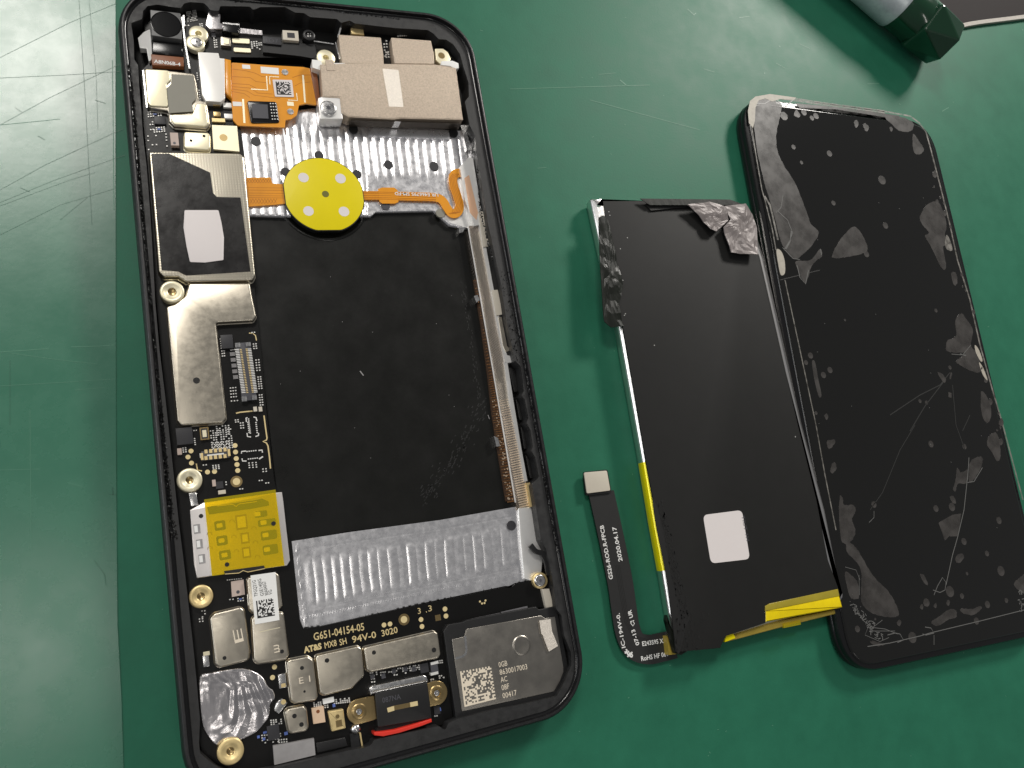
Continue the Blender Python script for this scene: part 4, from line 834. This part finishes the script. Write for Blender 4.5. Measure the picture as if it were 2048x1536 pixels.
crumple('black_tape', [(1196, 436), (1205, 431), (1216, 441), (1224, 475), (1236, 530), (1246, 571), (1240, 600), (1232, 628), (1247, 652), (1222, 655), (1208, 644), (1206, 630), (1200, 540), (1198, 480)], .475, .018, m['tape'], 5, label='strip of torn glossy black tape over the side')
crumple('torn_tape', [(1374, 410), (1418, 404), (1450, 414), (1458, 440), (1438, 458), (1432, 463), (1420, 459), (1396, 430)], .60, .035, m['torn'], 3, label='torn grey tape folded over the corner')
crumple('torn_tape', [(1450, 412), (1490, 408), (1506, 430), (1514, 455), (1515, 510), (1480, 508), (1462, 505), (1446, 455), (1460, 440)], .60, .035, m['torn'], 8, label='torn grey tape hanging over the corner')
prism('black_wrap', [(1332, 1240), (1345, 1262), (1356, 1262), (1378, 1300), (1362, 1310), (1350, 1306), (1338, 1262), (1334, 1230)], .40, .30, m['tape'], bat)
prism('scraped_patch', [(1306, 1000), (1316, 1020), (1330, 1080), (1342, 1150), (1358, 1212), (1362, 1226), (1380, 1232), (1370, 1262), (1362, 1298), (1353, 1300), (1340, 1205), (1328, 1130), (1312, 1050)], BZ+.0145, BZ+.005, m['void'], bat, curve=True)
rp = []
for _ in range(170):
    x = 1350+abs(rs.gauss(0, 26)); y = rs.uniform(1225, 1298); l = rs.uniform(2, 9); rp.append((rs.uniform(.6, 2.2), [(x, y), (x+rs.uniform(-1, 2), y+l)]))
for _ in range(220):
    t = rs.random(); x = 1318+46*t+rs.uniform(-6, 8+8*t); y = 1000+230*t; rp.append((rs.uniform(.6, 2.5), [(x, y), (x+rs.uniform(0, 3), y+rs.uniform(3, 10))]))
lines('scraped_glue', rp, 1, BZ+.0158, m['void'], bat, kind='stuff')
lines('dust', [(1.4, [(x, y), (x+1.6, y+1)]) for x, y in ((1254, 475), (1240, 497), (1248, 630), (1250, 627), (1308, 690), (1217, 423), (1219, 430), (1590, 873), (1218, 452), (1245, 560))], 1, BZ+.0145, m['duct'], bat, kind='stuff')
# ribbon connector
def zr(t): return .16-.06*math.sin(t*2.2)
cab = strip('ribbon_cable', [(1203, 985), (1213, 1030), (1226, 1090), (1241, 1166), (1248, 1215), (1256, 1262), (1270, 1290), (1296, 1299), (1325, 1294), (1350, 1288)], lambda t: 52-3*t, .10, m['ribbon'], bat, th=.02, label='black ribbon cable printed with white letters')
prism('ribbon_plug_base', [(1167, 944), (1215, 939), (1223, 985), (1172, 991)], .135, .09, m['black'], bat, r=.04)
prism('ribbon_plug', [(1168, 945), (1214, 941), (1221, 981), (1174, 987)], .16, .13, m['cream'], bat, r=.035, bev=.006, label='pale metal back of the battery plug')
RZ = .1025
for s, a, b, h in (('GS26-ROD.R-FPCB', (1226, 1158), (1207, 1050), 8), ('2020.04.17', (1245, 1122), (1232, 1053), 8), ('E243595 X5', (1285, 1292), (1331, 1285), 7.5), ('RoHS HF 061', (1283, 1322), (1336, 1312), 8)): text(s, a, b, h, RZ, m['print'], cab, bold=.02)
text('IC-194V-0.', (1251, 1295), (1239, 1226), 7.5, RZ, m['print'], cab, bold=.02); text('qht', (1267, 1311), (1252, 1298), 9, RZ, m['print'], cab, bold=.05); text('07-13', (1279, 1289), (1269, 1258), 7.5, RZ, m['print'], cab, bold=.02); text('1 UR', (1268, 1242), (1262, 1219), 7.5, RZ, m['print'], cab, bold=.03)
lines('diamond_mark', [(1.3, [(1261, 1246), (1265, 1242), (1269, 1247), (1266, 1252), (1261, 1246)])], 1.3, RZ, m['print'], cab)
lines('cable_trace', [(.9, [(1232+o, 1130), (1242+o, 1190), (1252+o, 1245), (1268+o*.5, 1276-o*.6), (1300, 1288-o*1.0)]) for o in (-2, 1, 4, 7)], .9, .1015, m['void'], cab)
prism('brown_solder_tab', [(1334, 1272), (1352, 1268), (1356, 1308), (1338, 1310)], .26, .06, m['kaptond'], bat)
# ================================================================== cracked screen
scr = empty('cracked_screen', at(1770, 760, 0), 'black phone screen with shattered glass lying face up at the right', 'phone screen')
GZ = .40
gl = [(1500, 196), (1530, 190), (1828, 238), (1849, 262), (1866, 300), (1900, 460), (1950, 640), (2003, 850), (2062, 1060), (2120, 1262), (2110, 1290), (2048, 1262), (1890, 1302), (1742, 1336), (1716, 1326), (1698, 1290), (1672, 1170), (1600, 800), (1545, 500), (1496, 250)]
# true rectangle fitted to the traced outline
TLc, BLc = at(1478, 188, GZ), at(1697, 1354, GZ)
up = (TLc-BLc); up.z = 0; Lh = up.length; up.normalize(); rt = Vector((up.y, -up.x, 0))
def sc_pt(u, v, z=GZ): q = BLc+rt*u+up*v; return (q.x, q.y)
SW = 6.72
def rrect(d, r, Hh=None):
    Hh = Hh or Lh
    pts = [(d, d), (SW-d, d), (SW-d, Hh-d), (d, Hh-d)]; return fillet([Vector(sc_pt(*q)) for q in pts], r, 10)
def layered(name, prof, r, mt):
    base = rrect(0, r)
    if area(base) < 0: base = base[::-1]
    vs = []; fs = []; n = len(base)
    for d, z in prof:
        for qv in inset(base, d): vs.append((qv.x, qv.y, z))
    for k in range(len(prof)-1):
        for i in range(n): j = (i+1) % n; fs.append((k*n+i, k*n+j, (k+1)*n+j, (k+1)*n+i))
    fs.append(tuple((len(prof)-1)*n+i for i in range(n)))
    return mesh(name, vs, fs, mt, scr, smooth=True, auto=True)
layered('screen_frame', [(.10, .0), (.02, .05), (.0, .14), (.02, .20), (.035, .21), (.02, .22), (.0, .25), (.0, .30), (.03, .355), (.06, .36)], 1.0, m['bezel'])
layered('glass', [(.16, .34), (.15, .37), (.165, .392), (.19, GZ), (.2, GZ), (.24, GZ)], .9, m['glass'])
Gz = GZ+.0025
jr = random.Random(21); ZN = [0]
def patch(pts, mt='delam', curve=True, name='loose_glass_patch', z=Gz, j=.010, **k):
    ZN[0] += 1; z += .00022*(ZN[0] % 12)
    w_ = topx(pts, z); w_ = smoothloop(w_, 6) if curve else fillet(w_, .03)
    w_ = [p_+Vector((jr.uniform(-j, j), jr.uniform(-j, j))) for p_ in w_]
    return prism(name, w_, z, GZ-.004, m[mt], scr, world=True, **k)
patch([(1590, 206), (1650, 211), (1740, 222), (1800, 231), (1796, 238), (1740, 230), (1670, 219), (1600, 216)], curve=False)
for _ in range(34):
    t = jr.random(); e = jr.choice('rrrblt')
    if e == 'r': x, y = 1868+t*150+jr.uniform(-16, 4), 330+t*560
    elif e == 'b': x, y = 1740+t*290, 1262-t*66+jr.uniform(-34, 6)
    elif e == 'l': x, y = 1578+t*110+jr.uniform(4, 26), 600+t*520
    else: x, y = 1560+t*230, 222+t*32+jr.uniform(0, 14)
    r = jr.uniform(1.5, 5)
    patch([(x+r*jr.uniform(.6, 1.4)*math.cos(a), y+1.6*r*jr.uniform(.6, 1.3)*math.sin(a)) for a in (0, 1.26, 2.5, 3.77, 5)], name='glass_flake', z=Gz+.0007*(_ % 3+1), j=.003)
patch([(1513, 200), (1560, 205), (1562, 225), (1554, 260), (1553, 290), (1562, 320), (1592, 370), (1608, 410), (1622, 447), (1637, 463), (1628, 485), (1602, 512), (1585, 517), (1565, 490), (1548, 430), (1525, 350), (1510, 270)], label='large grey patch of loose glass along the upper left')
patch([(1664, 510), (1680, 480), (1704, 455), (1718, 460), (1732, 485), (1735, 500), (1722, 508), (1700, 513), (1670, 516)], label='grey triangular patch of loose glass near the middle top')
patch([(1592, 522), (1620, 520), (1640, 498), (1644, 512), (1632, 522), (1622, 535), (1612, 566), (1604, 558), (1596, 540)])
patch([(1770, 233), (1800, 233), (1826, 245), (1822, 262), (1800, 262), (1783, 248)]); patch([(1826, 268), (1840, 285), (1848, 300), (1838, 309), (1827, 302)])
patch([(1840, 433), (1856, 408), (1876, 404), (1887, 425), (1893, 450), (1890, 470), (1893, 490), (1886, 495), (1892, 530), (1888, 540), (1880, 530), (1860, 490), (1850, 472), (1858, 465), (1845, 450)], label='ragged grey patch of loose glass at the right edge')
patch([(1902, 547), (1912, 546), (1915, 565), (1908, 570)])
patch([(1911, 640), (1923, 627), (1934, 640), (1946, 660), (1942, 690), (1955, 710), (1962, 742), (1945, 743), (1920, 730), (1912, 722), (1925, 712), (1930, 706), (1905, 705), (1892, 700), (1896, 680), (1912, 672)], label='grey maple-leaf shaped patch of loose glass')
patch([(1962, 785), (1972, 790), (1982, 815), (1980, 840), (1972, 845), (1963, 825)]); patch([(1875, 745), (1885, 748), (1892, 760), (1886, 764)])
patch([(1980, 870), (1993, 866), (2000, 890), (2001, 915), (1994, 922), (1984, 905), (1974, 888)]); patch([(1940, 925), (1955, 914), (1965, 916), (1962, 935), (1945, 963), (1938, 960)], name='loose_glass_patch')
patch([(1914, 935), (1922, 945), (1936, 940), (1934, 965), (1916, 968), (1912, 982), (1906, 978), (1912, 955)])
patch([(1877, 1045), (1905, 1030), (1922, 1026), (1919, 1060), (1914, 1073), (1900, 1072), (1890, 1082), (1885, 1066)], curve=False)
patch([(1680, 993), (1686, 998), (1688, 1010), (1706, 1010), (1711, 1022), (1704, 1040), (1711, 1060), (1706, 1078), (1700, 1085), (1712, 1095), (1726, 1118), (1745, 1150), (1776, 1182), (1790, 1205), (1798, 1228), (1788, 1234), (1760, 1232), (1735, 1220), (1722, 1196), (1722, 1140), (1695, 1105), (1692, 1090), (1683, 1080), (1678, 1040)], label='long grey patch of loose glass at the lower left')
patch([(1690, 1145), (1700, 1148), (1715, 1165), (1718, 1195), (1702, 1196), (1694, 1175)]); patch([(1863, 1244), (1880, 1232), (1900, 1218), (1912, 1222), (1912, 1235), (1895, 1240), (1875, 1252)])
patch([(1922, 1217), (1945, 1218), (1960, 1212), (1963, 1218), (1945, 1230), (1925, 1226)]); patch([(2028, 1168), (2040, 1155), (2052, 1150), (2056, 1185), (2040, 1183)])
patch([(1740, 1282), (1755, 1284), (1770, 1290), (1750, 1291)]); patch([(1914, 1110), (1925, 1108), (1928, 1116), (1918, 1126), (1911, 1122)]); patch([(1840, 1150), (1848, 1150), (1856, 1168), (1850, 1168)])
patch([(1654, 883), (1668, 879), (1670, 886), (1658, 898)]); patch([(1663, 930), (1670, 924), (1673, 935), (1667, 946), (1661, 944)]); patch([(1900, 995), (1907, 992), (1912, 1005), (1906, 1007)])
for x, y, r in ((1568, 232, 7), (1595, 229, 5), (1608, 225, 5), (1632, 232, 5), (1624, 236, 4), (1587, 294, 4), (1659, 307, 5), (1603, 325, 3), (1764, 360, 7), (1667, 406, 4), (1771, 451, 5), (1733, 508, 5), (1872, 621, 3), (1621, 711, 5), (1612, 725, 4), (1660, 740, 5), (1647, 750, 5), (1862, 888, 5), (1929, 893, 4), (1904, 1014, 6), (1872, 1017, 5), (1748, 1009, 5), (1998, 1041, 5), (1928, 1083, 5), (1974, 1107, 4), (2002, 1142, 7), (1934, 1147, 2.5), (1900, 1183, 8), (1853, 1205, 6), (1924, 1192, 4), (1975, 1209, 5), (1953, 1242, 5), (1715, 1258, 5), (1840, 802, 3), (1853, 805, 3), (1900, 735, 3), (1632, 826, 3), (1825, 1275, 8), (1690, 640, 2)):
    disc('air_spot', x, y, r, Gz, GZ-.003, m['delam'], scr)
prism('air_streak', [(1624, 724), (1630, 724), (1637, 760), (1643, 790), (1637, 792), (1628, 755)], Gz, GZ-.003, m['delam'], scr, curve=True)
lines('air_streak', [(6, [(1900, 785), (1900, 795)]), (3, [(1903, 745), (1900, 758)])], 5, Gz, m['delam'], scr)
# dried glue along the border
lines('dried_glue', [(3, [(1588, 197), (1660, 208), (1760, 221), (1820, 232), (1838, 245), (1852, 264), (1862, 300), (1880, 370), (1900, 450), (1915, 520), (1940, 600), (1960, 690), (1985, 780), (2003, 840), (2046, 1000)]), (4, [(1560, 196), (1620, 205), (1700, 215), (1770, 225)])], 5, Gz+.002, m['glueg'], scr, kind='stuff')
prism('dried_glue', [(1496, 222), (1500, 202), (1511, 193), (1540, 188), (1592, 195), (1588, 200), (1560, 198), (1545, 203), (1530, 197), (1517, 201), (1511, 215), (1510, 240), (1506, 256), (1498, 246)], Gz+.004, GZ-.003, m['glueg2'], scr)
prism('dried_glue', [(1553, 500), (1562, 502), (1569, 520), (1570, 545), (1562, 550), (1557, 530)], Gz+.004, GZ-.003, m['glueg2'], scr, curve=True)
prism('dried_glue', [(1893, 470), (1900, 480), (1905, 500), (1896, 500), (1890, 490)], Gz+.004, GZ-.003, m['glueg'], scr, curve=True); prism('dried_glue', [(1950, 690), (1958, 700), (1965, 720), (1961, 722), (1952, 705)], Gz+.004, GZ-.003, m['glueg2'], scr, curve=True); prism('dried_glue', [(1958, 725), (1966, 735), (1975, 760), (1966, 750)], Gz+.004, GZ-.003, m['glueg2'], scr, curve=True)
lines('dried_glue', [(2, [(1503, 250), (1512, 310), (1524, 380), (1530, 400), (1545, 460), (1552, 500)]), (2, [(1570, 560), (1600, 700), (1632, 850), (1650, 950), (1672, 1060)]), (3.4, [(1529, 392), (1540, 410), (1545, 430), (1556, 480)])], 3, Gz+.001, m['glueg'], scr, kind='stuff')
lines('crack', [(2.0, [(1513, 207), (1530, 207), (1548, 196), (1560, 204), (1575, 209), (1586, 200)]), (1.6, [(1553, 420), (1575, 440), (1585, 465), (1580, 480), (1568, 500)]), (2.4, [(1583, 460), (1580, 483), (1572, 498)]), (1.4, [(1565, 495), (1586, 517), (1600, 519)]), (1.8, [(1594, 530), (1600, 555), (1611, 568), (1617, 540)]), (2, [(1641, 498), (1643, 510)]), (1.2, [(1566, 390), (1562, 415), (1552, 425)]), (1.2, [(1903, 708), (1925, 710), (1942, 690)]),
 (2.2, [(1920, 708), (1932, 711)]), (1.6, [(1938, 915), (1936, 945), (1928, 1020), (1915, 1075), (1905, 1110), (1892, 1170)]), (1.4, [(1935, 965), (1948, 963), (1965, 935)]), (1.4, [(1860, 888), (1862, 889)]), (1.6, [(1735, 1293), (1780, 1286), (1840, 1272), (1860, 1266), (1960, 1242), (2048, 1220), (2100, 1208)]), (1.6, [(1775, 1270), (1790, 1266), (1800, 1268), (1807, 1280), (1795, 1285)]), (1.6, [(1850, 1254), (1862, 1256), (1868, 1266), (1852, 1270), (1845, 1268)]),
 (1.4, [(1868, 1190), (1875, 1172), (1885, 1155), (1892, 1165), (1890, 1180), (1880, 1185), (1866, 1180)]), (1.2, [(1705, 1215), (1715, 1220), (1725, 1240), (1745, 1255), (1770, 1258), (1795, 1268)]), (1, [(1745, 1255), (1765, 1240)]), (1, [(1738, 1250), (1730, 1270), (1760, 1283), (1778, 1275)]), (1, [(1718, 1150), (1719, 1190)]), (1, [(1690, 1134), (1712, 1140), (1720, 1160)]), (1.2, [(1868, 1270), (1868, 1290)]), (1, [(1745, 1262), (1790, 1262)]), (1.2, [(1738, 1045), (1748, 1035), (1748, 1022)])], 1.5, Gz+.003, m['crack'], scr, kind='stuff')
rs2 = random.Random(12); sh = []
for _ in range(70): x, y = 1700+rs2.uniform(0, 60), 0; t = rs2.random(); x = 1702+t*60+rs2.uniform(-8, 8); y = 1205+t*72+rs2.uniform(-8, 8); a = rs2.uniform(0, 3.1); l = rs2.uniform(1.5, 8); sh.append((rs2.uniform(.7, 1.6), [(x, y), (x+l*math.cos(a), y+l*math.sin(a))]))
for _ in range(26): x = 2044+rs2.uniform(-6, 6); y = 1200+rs2.uniform(-22, 22); a = rs2.uniform(0, 3.1); sh.append((1.2, [(x, y), (x+4*math.cos(a), y+4*math.sin(a))]))
for _ in range(18): x = rs2.uniform(1560, 2000); y = rs2.uniform(260, 1200); sh.append((.9, [(x, y), (x+1.2, y+.8)]))
lines('glass_splinters', sh, 1, Gz+.0035, m['crack'], scr, kind='stuff')
lines('faint_crack', [(1.4, [(1780, 830), (1840, 790), (1880, 770), (1900, 745)]), (1.4, [(1820, 862), (1850, 812), (1890, 760)]), (1.2, [(1740, 1020), (1765, 985), (1800, 900), (1830, 850)]), (1.2, [(1925, 862), (1940, 830)]), (1.2, [(1905, 770), (1912, 850), (1930, 900)]), (1.2, [(1560, 560), (1640, 540)])], 1.2, Gz, m['faint'], scr, kind='stuff')
# ================================================================== screwdriver handle, top right
drv = empty('screwdriver_handle', at(1840, 30, 0), 'dark green faceted handle with a bluish foil sleeve lying at the top right', 'screwdriver')
P0, P1 = at(1893, 92, .75), at(1730, -52, .75)
ax = (P0-P1); ax.z = 0; ax.normalize(); sd = Vector((-ax.y, ax.x, 0)); upv = Vector((0, 0, 1))
def tube(name, stations, mt, seg=40, rot=0.0, smooth=True, **k):
    vs = []; fs = []
    for s_, r in stations:
        for i in range(seg):
            a = 2*math.pi*i/seg+rot; vs.append(P0-ax*s_+sd*(r*math.cos(a))+upv*(r*math.sin(a)))
    for q_ in range(len(stations)-1):
        for i in range(seg): j = (i+1) % seg; fs.append((q_*seg+i, q_*seg+j, (q_+1)*seg+j, (q_+1)*seg+i))
    fs.append(tuple(range(seg))); fs.append(tuple((len(stations)-1)*seg+i for i in range(seg))[::-1])
    return mesh(name, vs, fs, mt, drv, smooth=smooth, auto=smooth, **k)
# faceted cap: hexagon front ring, turned hexagon rear ring, joined by triangles
R6 = .80; vs = []; fs = []
for s_, r, ro in ((-.02, .45, 0), (.05, .66, 0), (1.05, R6, math.pi/6), (1.12, .74, math.pi/6)):
    for i in range(6): a = math.pi/3*i+ro; vs.append(P0-ax*s_+sd*(r*math.cos(a))+upv*(r*math.sin(a)))
fs.append((5, 4, 3, 2, 1, 0)); fs.append((18, 19, 20, 21, 22, 23))
for i in range(6): j = (i+1) % 6; fs += [(i, j, 6+j, 6+i), (6+i, 6+j, 12+i), (6+j, 12+j, 12+i), (12+i, 12+j, 18+j, 18+i)]
cap_ = mesh('faceted_cap', vs, fs, m['plastic'], drv); bv = cap_.modifiers.new('b', 'BEVEL'); bv.width = .035; bv.segments = 3
tube('collar', [(1.1, .64), (1.25, .66), (1.85, .66), (1.9, .64)], m['plastic'])
tube('foil_sleeve', [(1.86, .67), (1.95, .70), (9, .70)], m['handle'])
drv.location = drv.location
card = prism('dark_card', [(1850, -60), (2300, -140), (2300, 0), (2048, 34), (1960, 45), (1924, 54), (1880, 10)], .10, .01, m['card'], None)
card['label'] = 'dark brown card with a pale edge behind the screwdriver handle'; card['category'] = 'card'
strip('pale_edge', [(1922, 51), (1960, 44), (2048, 33), (2200, 12)], 5.5, .112, m['cardw'], card, th=.10)
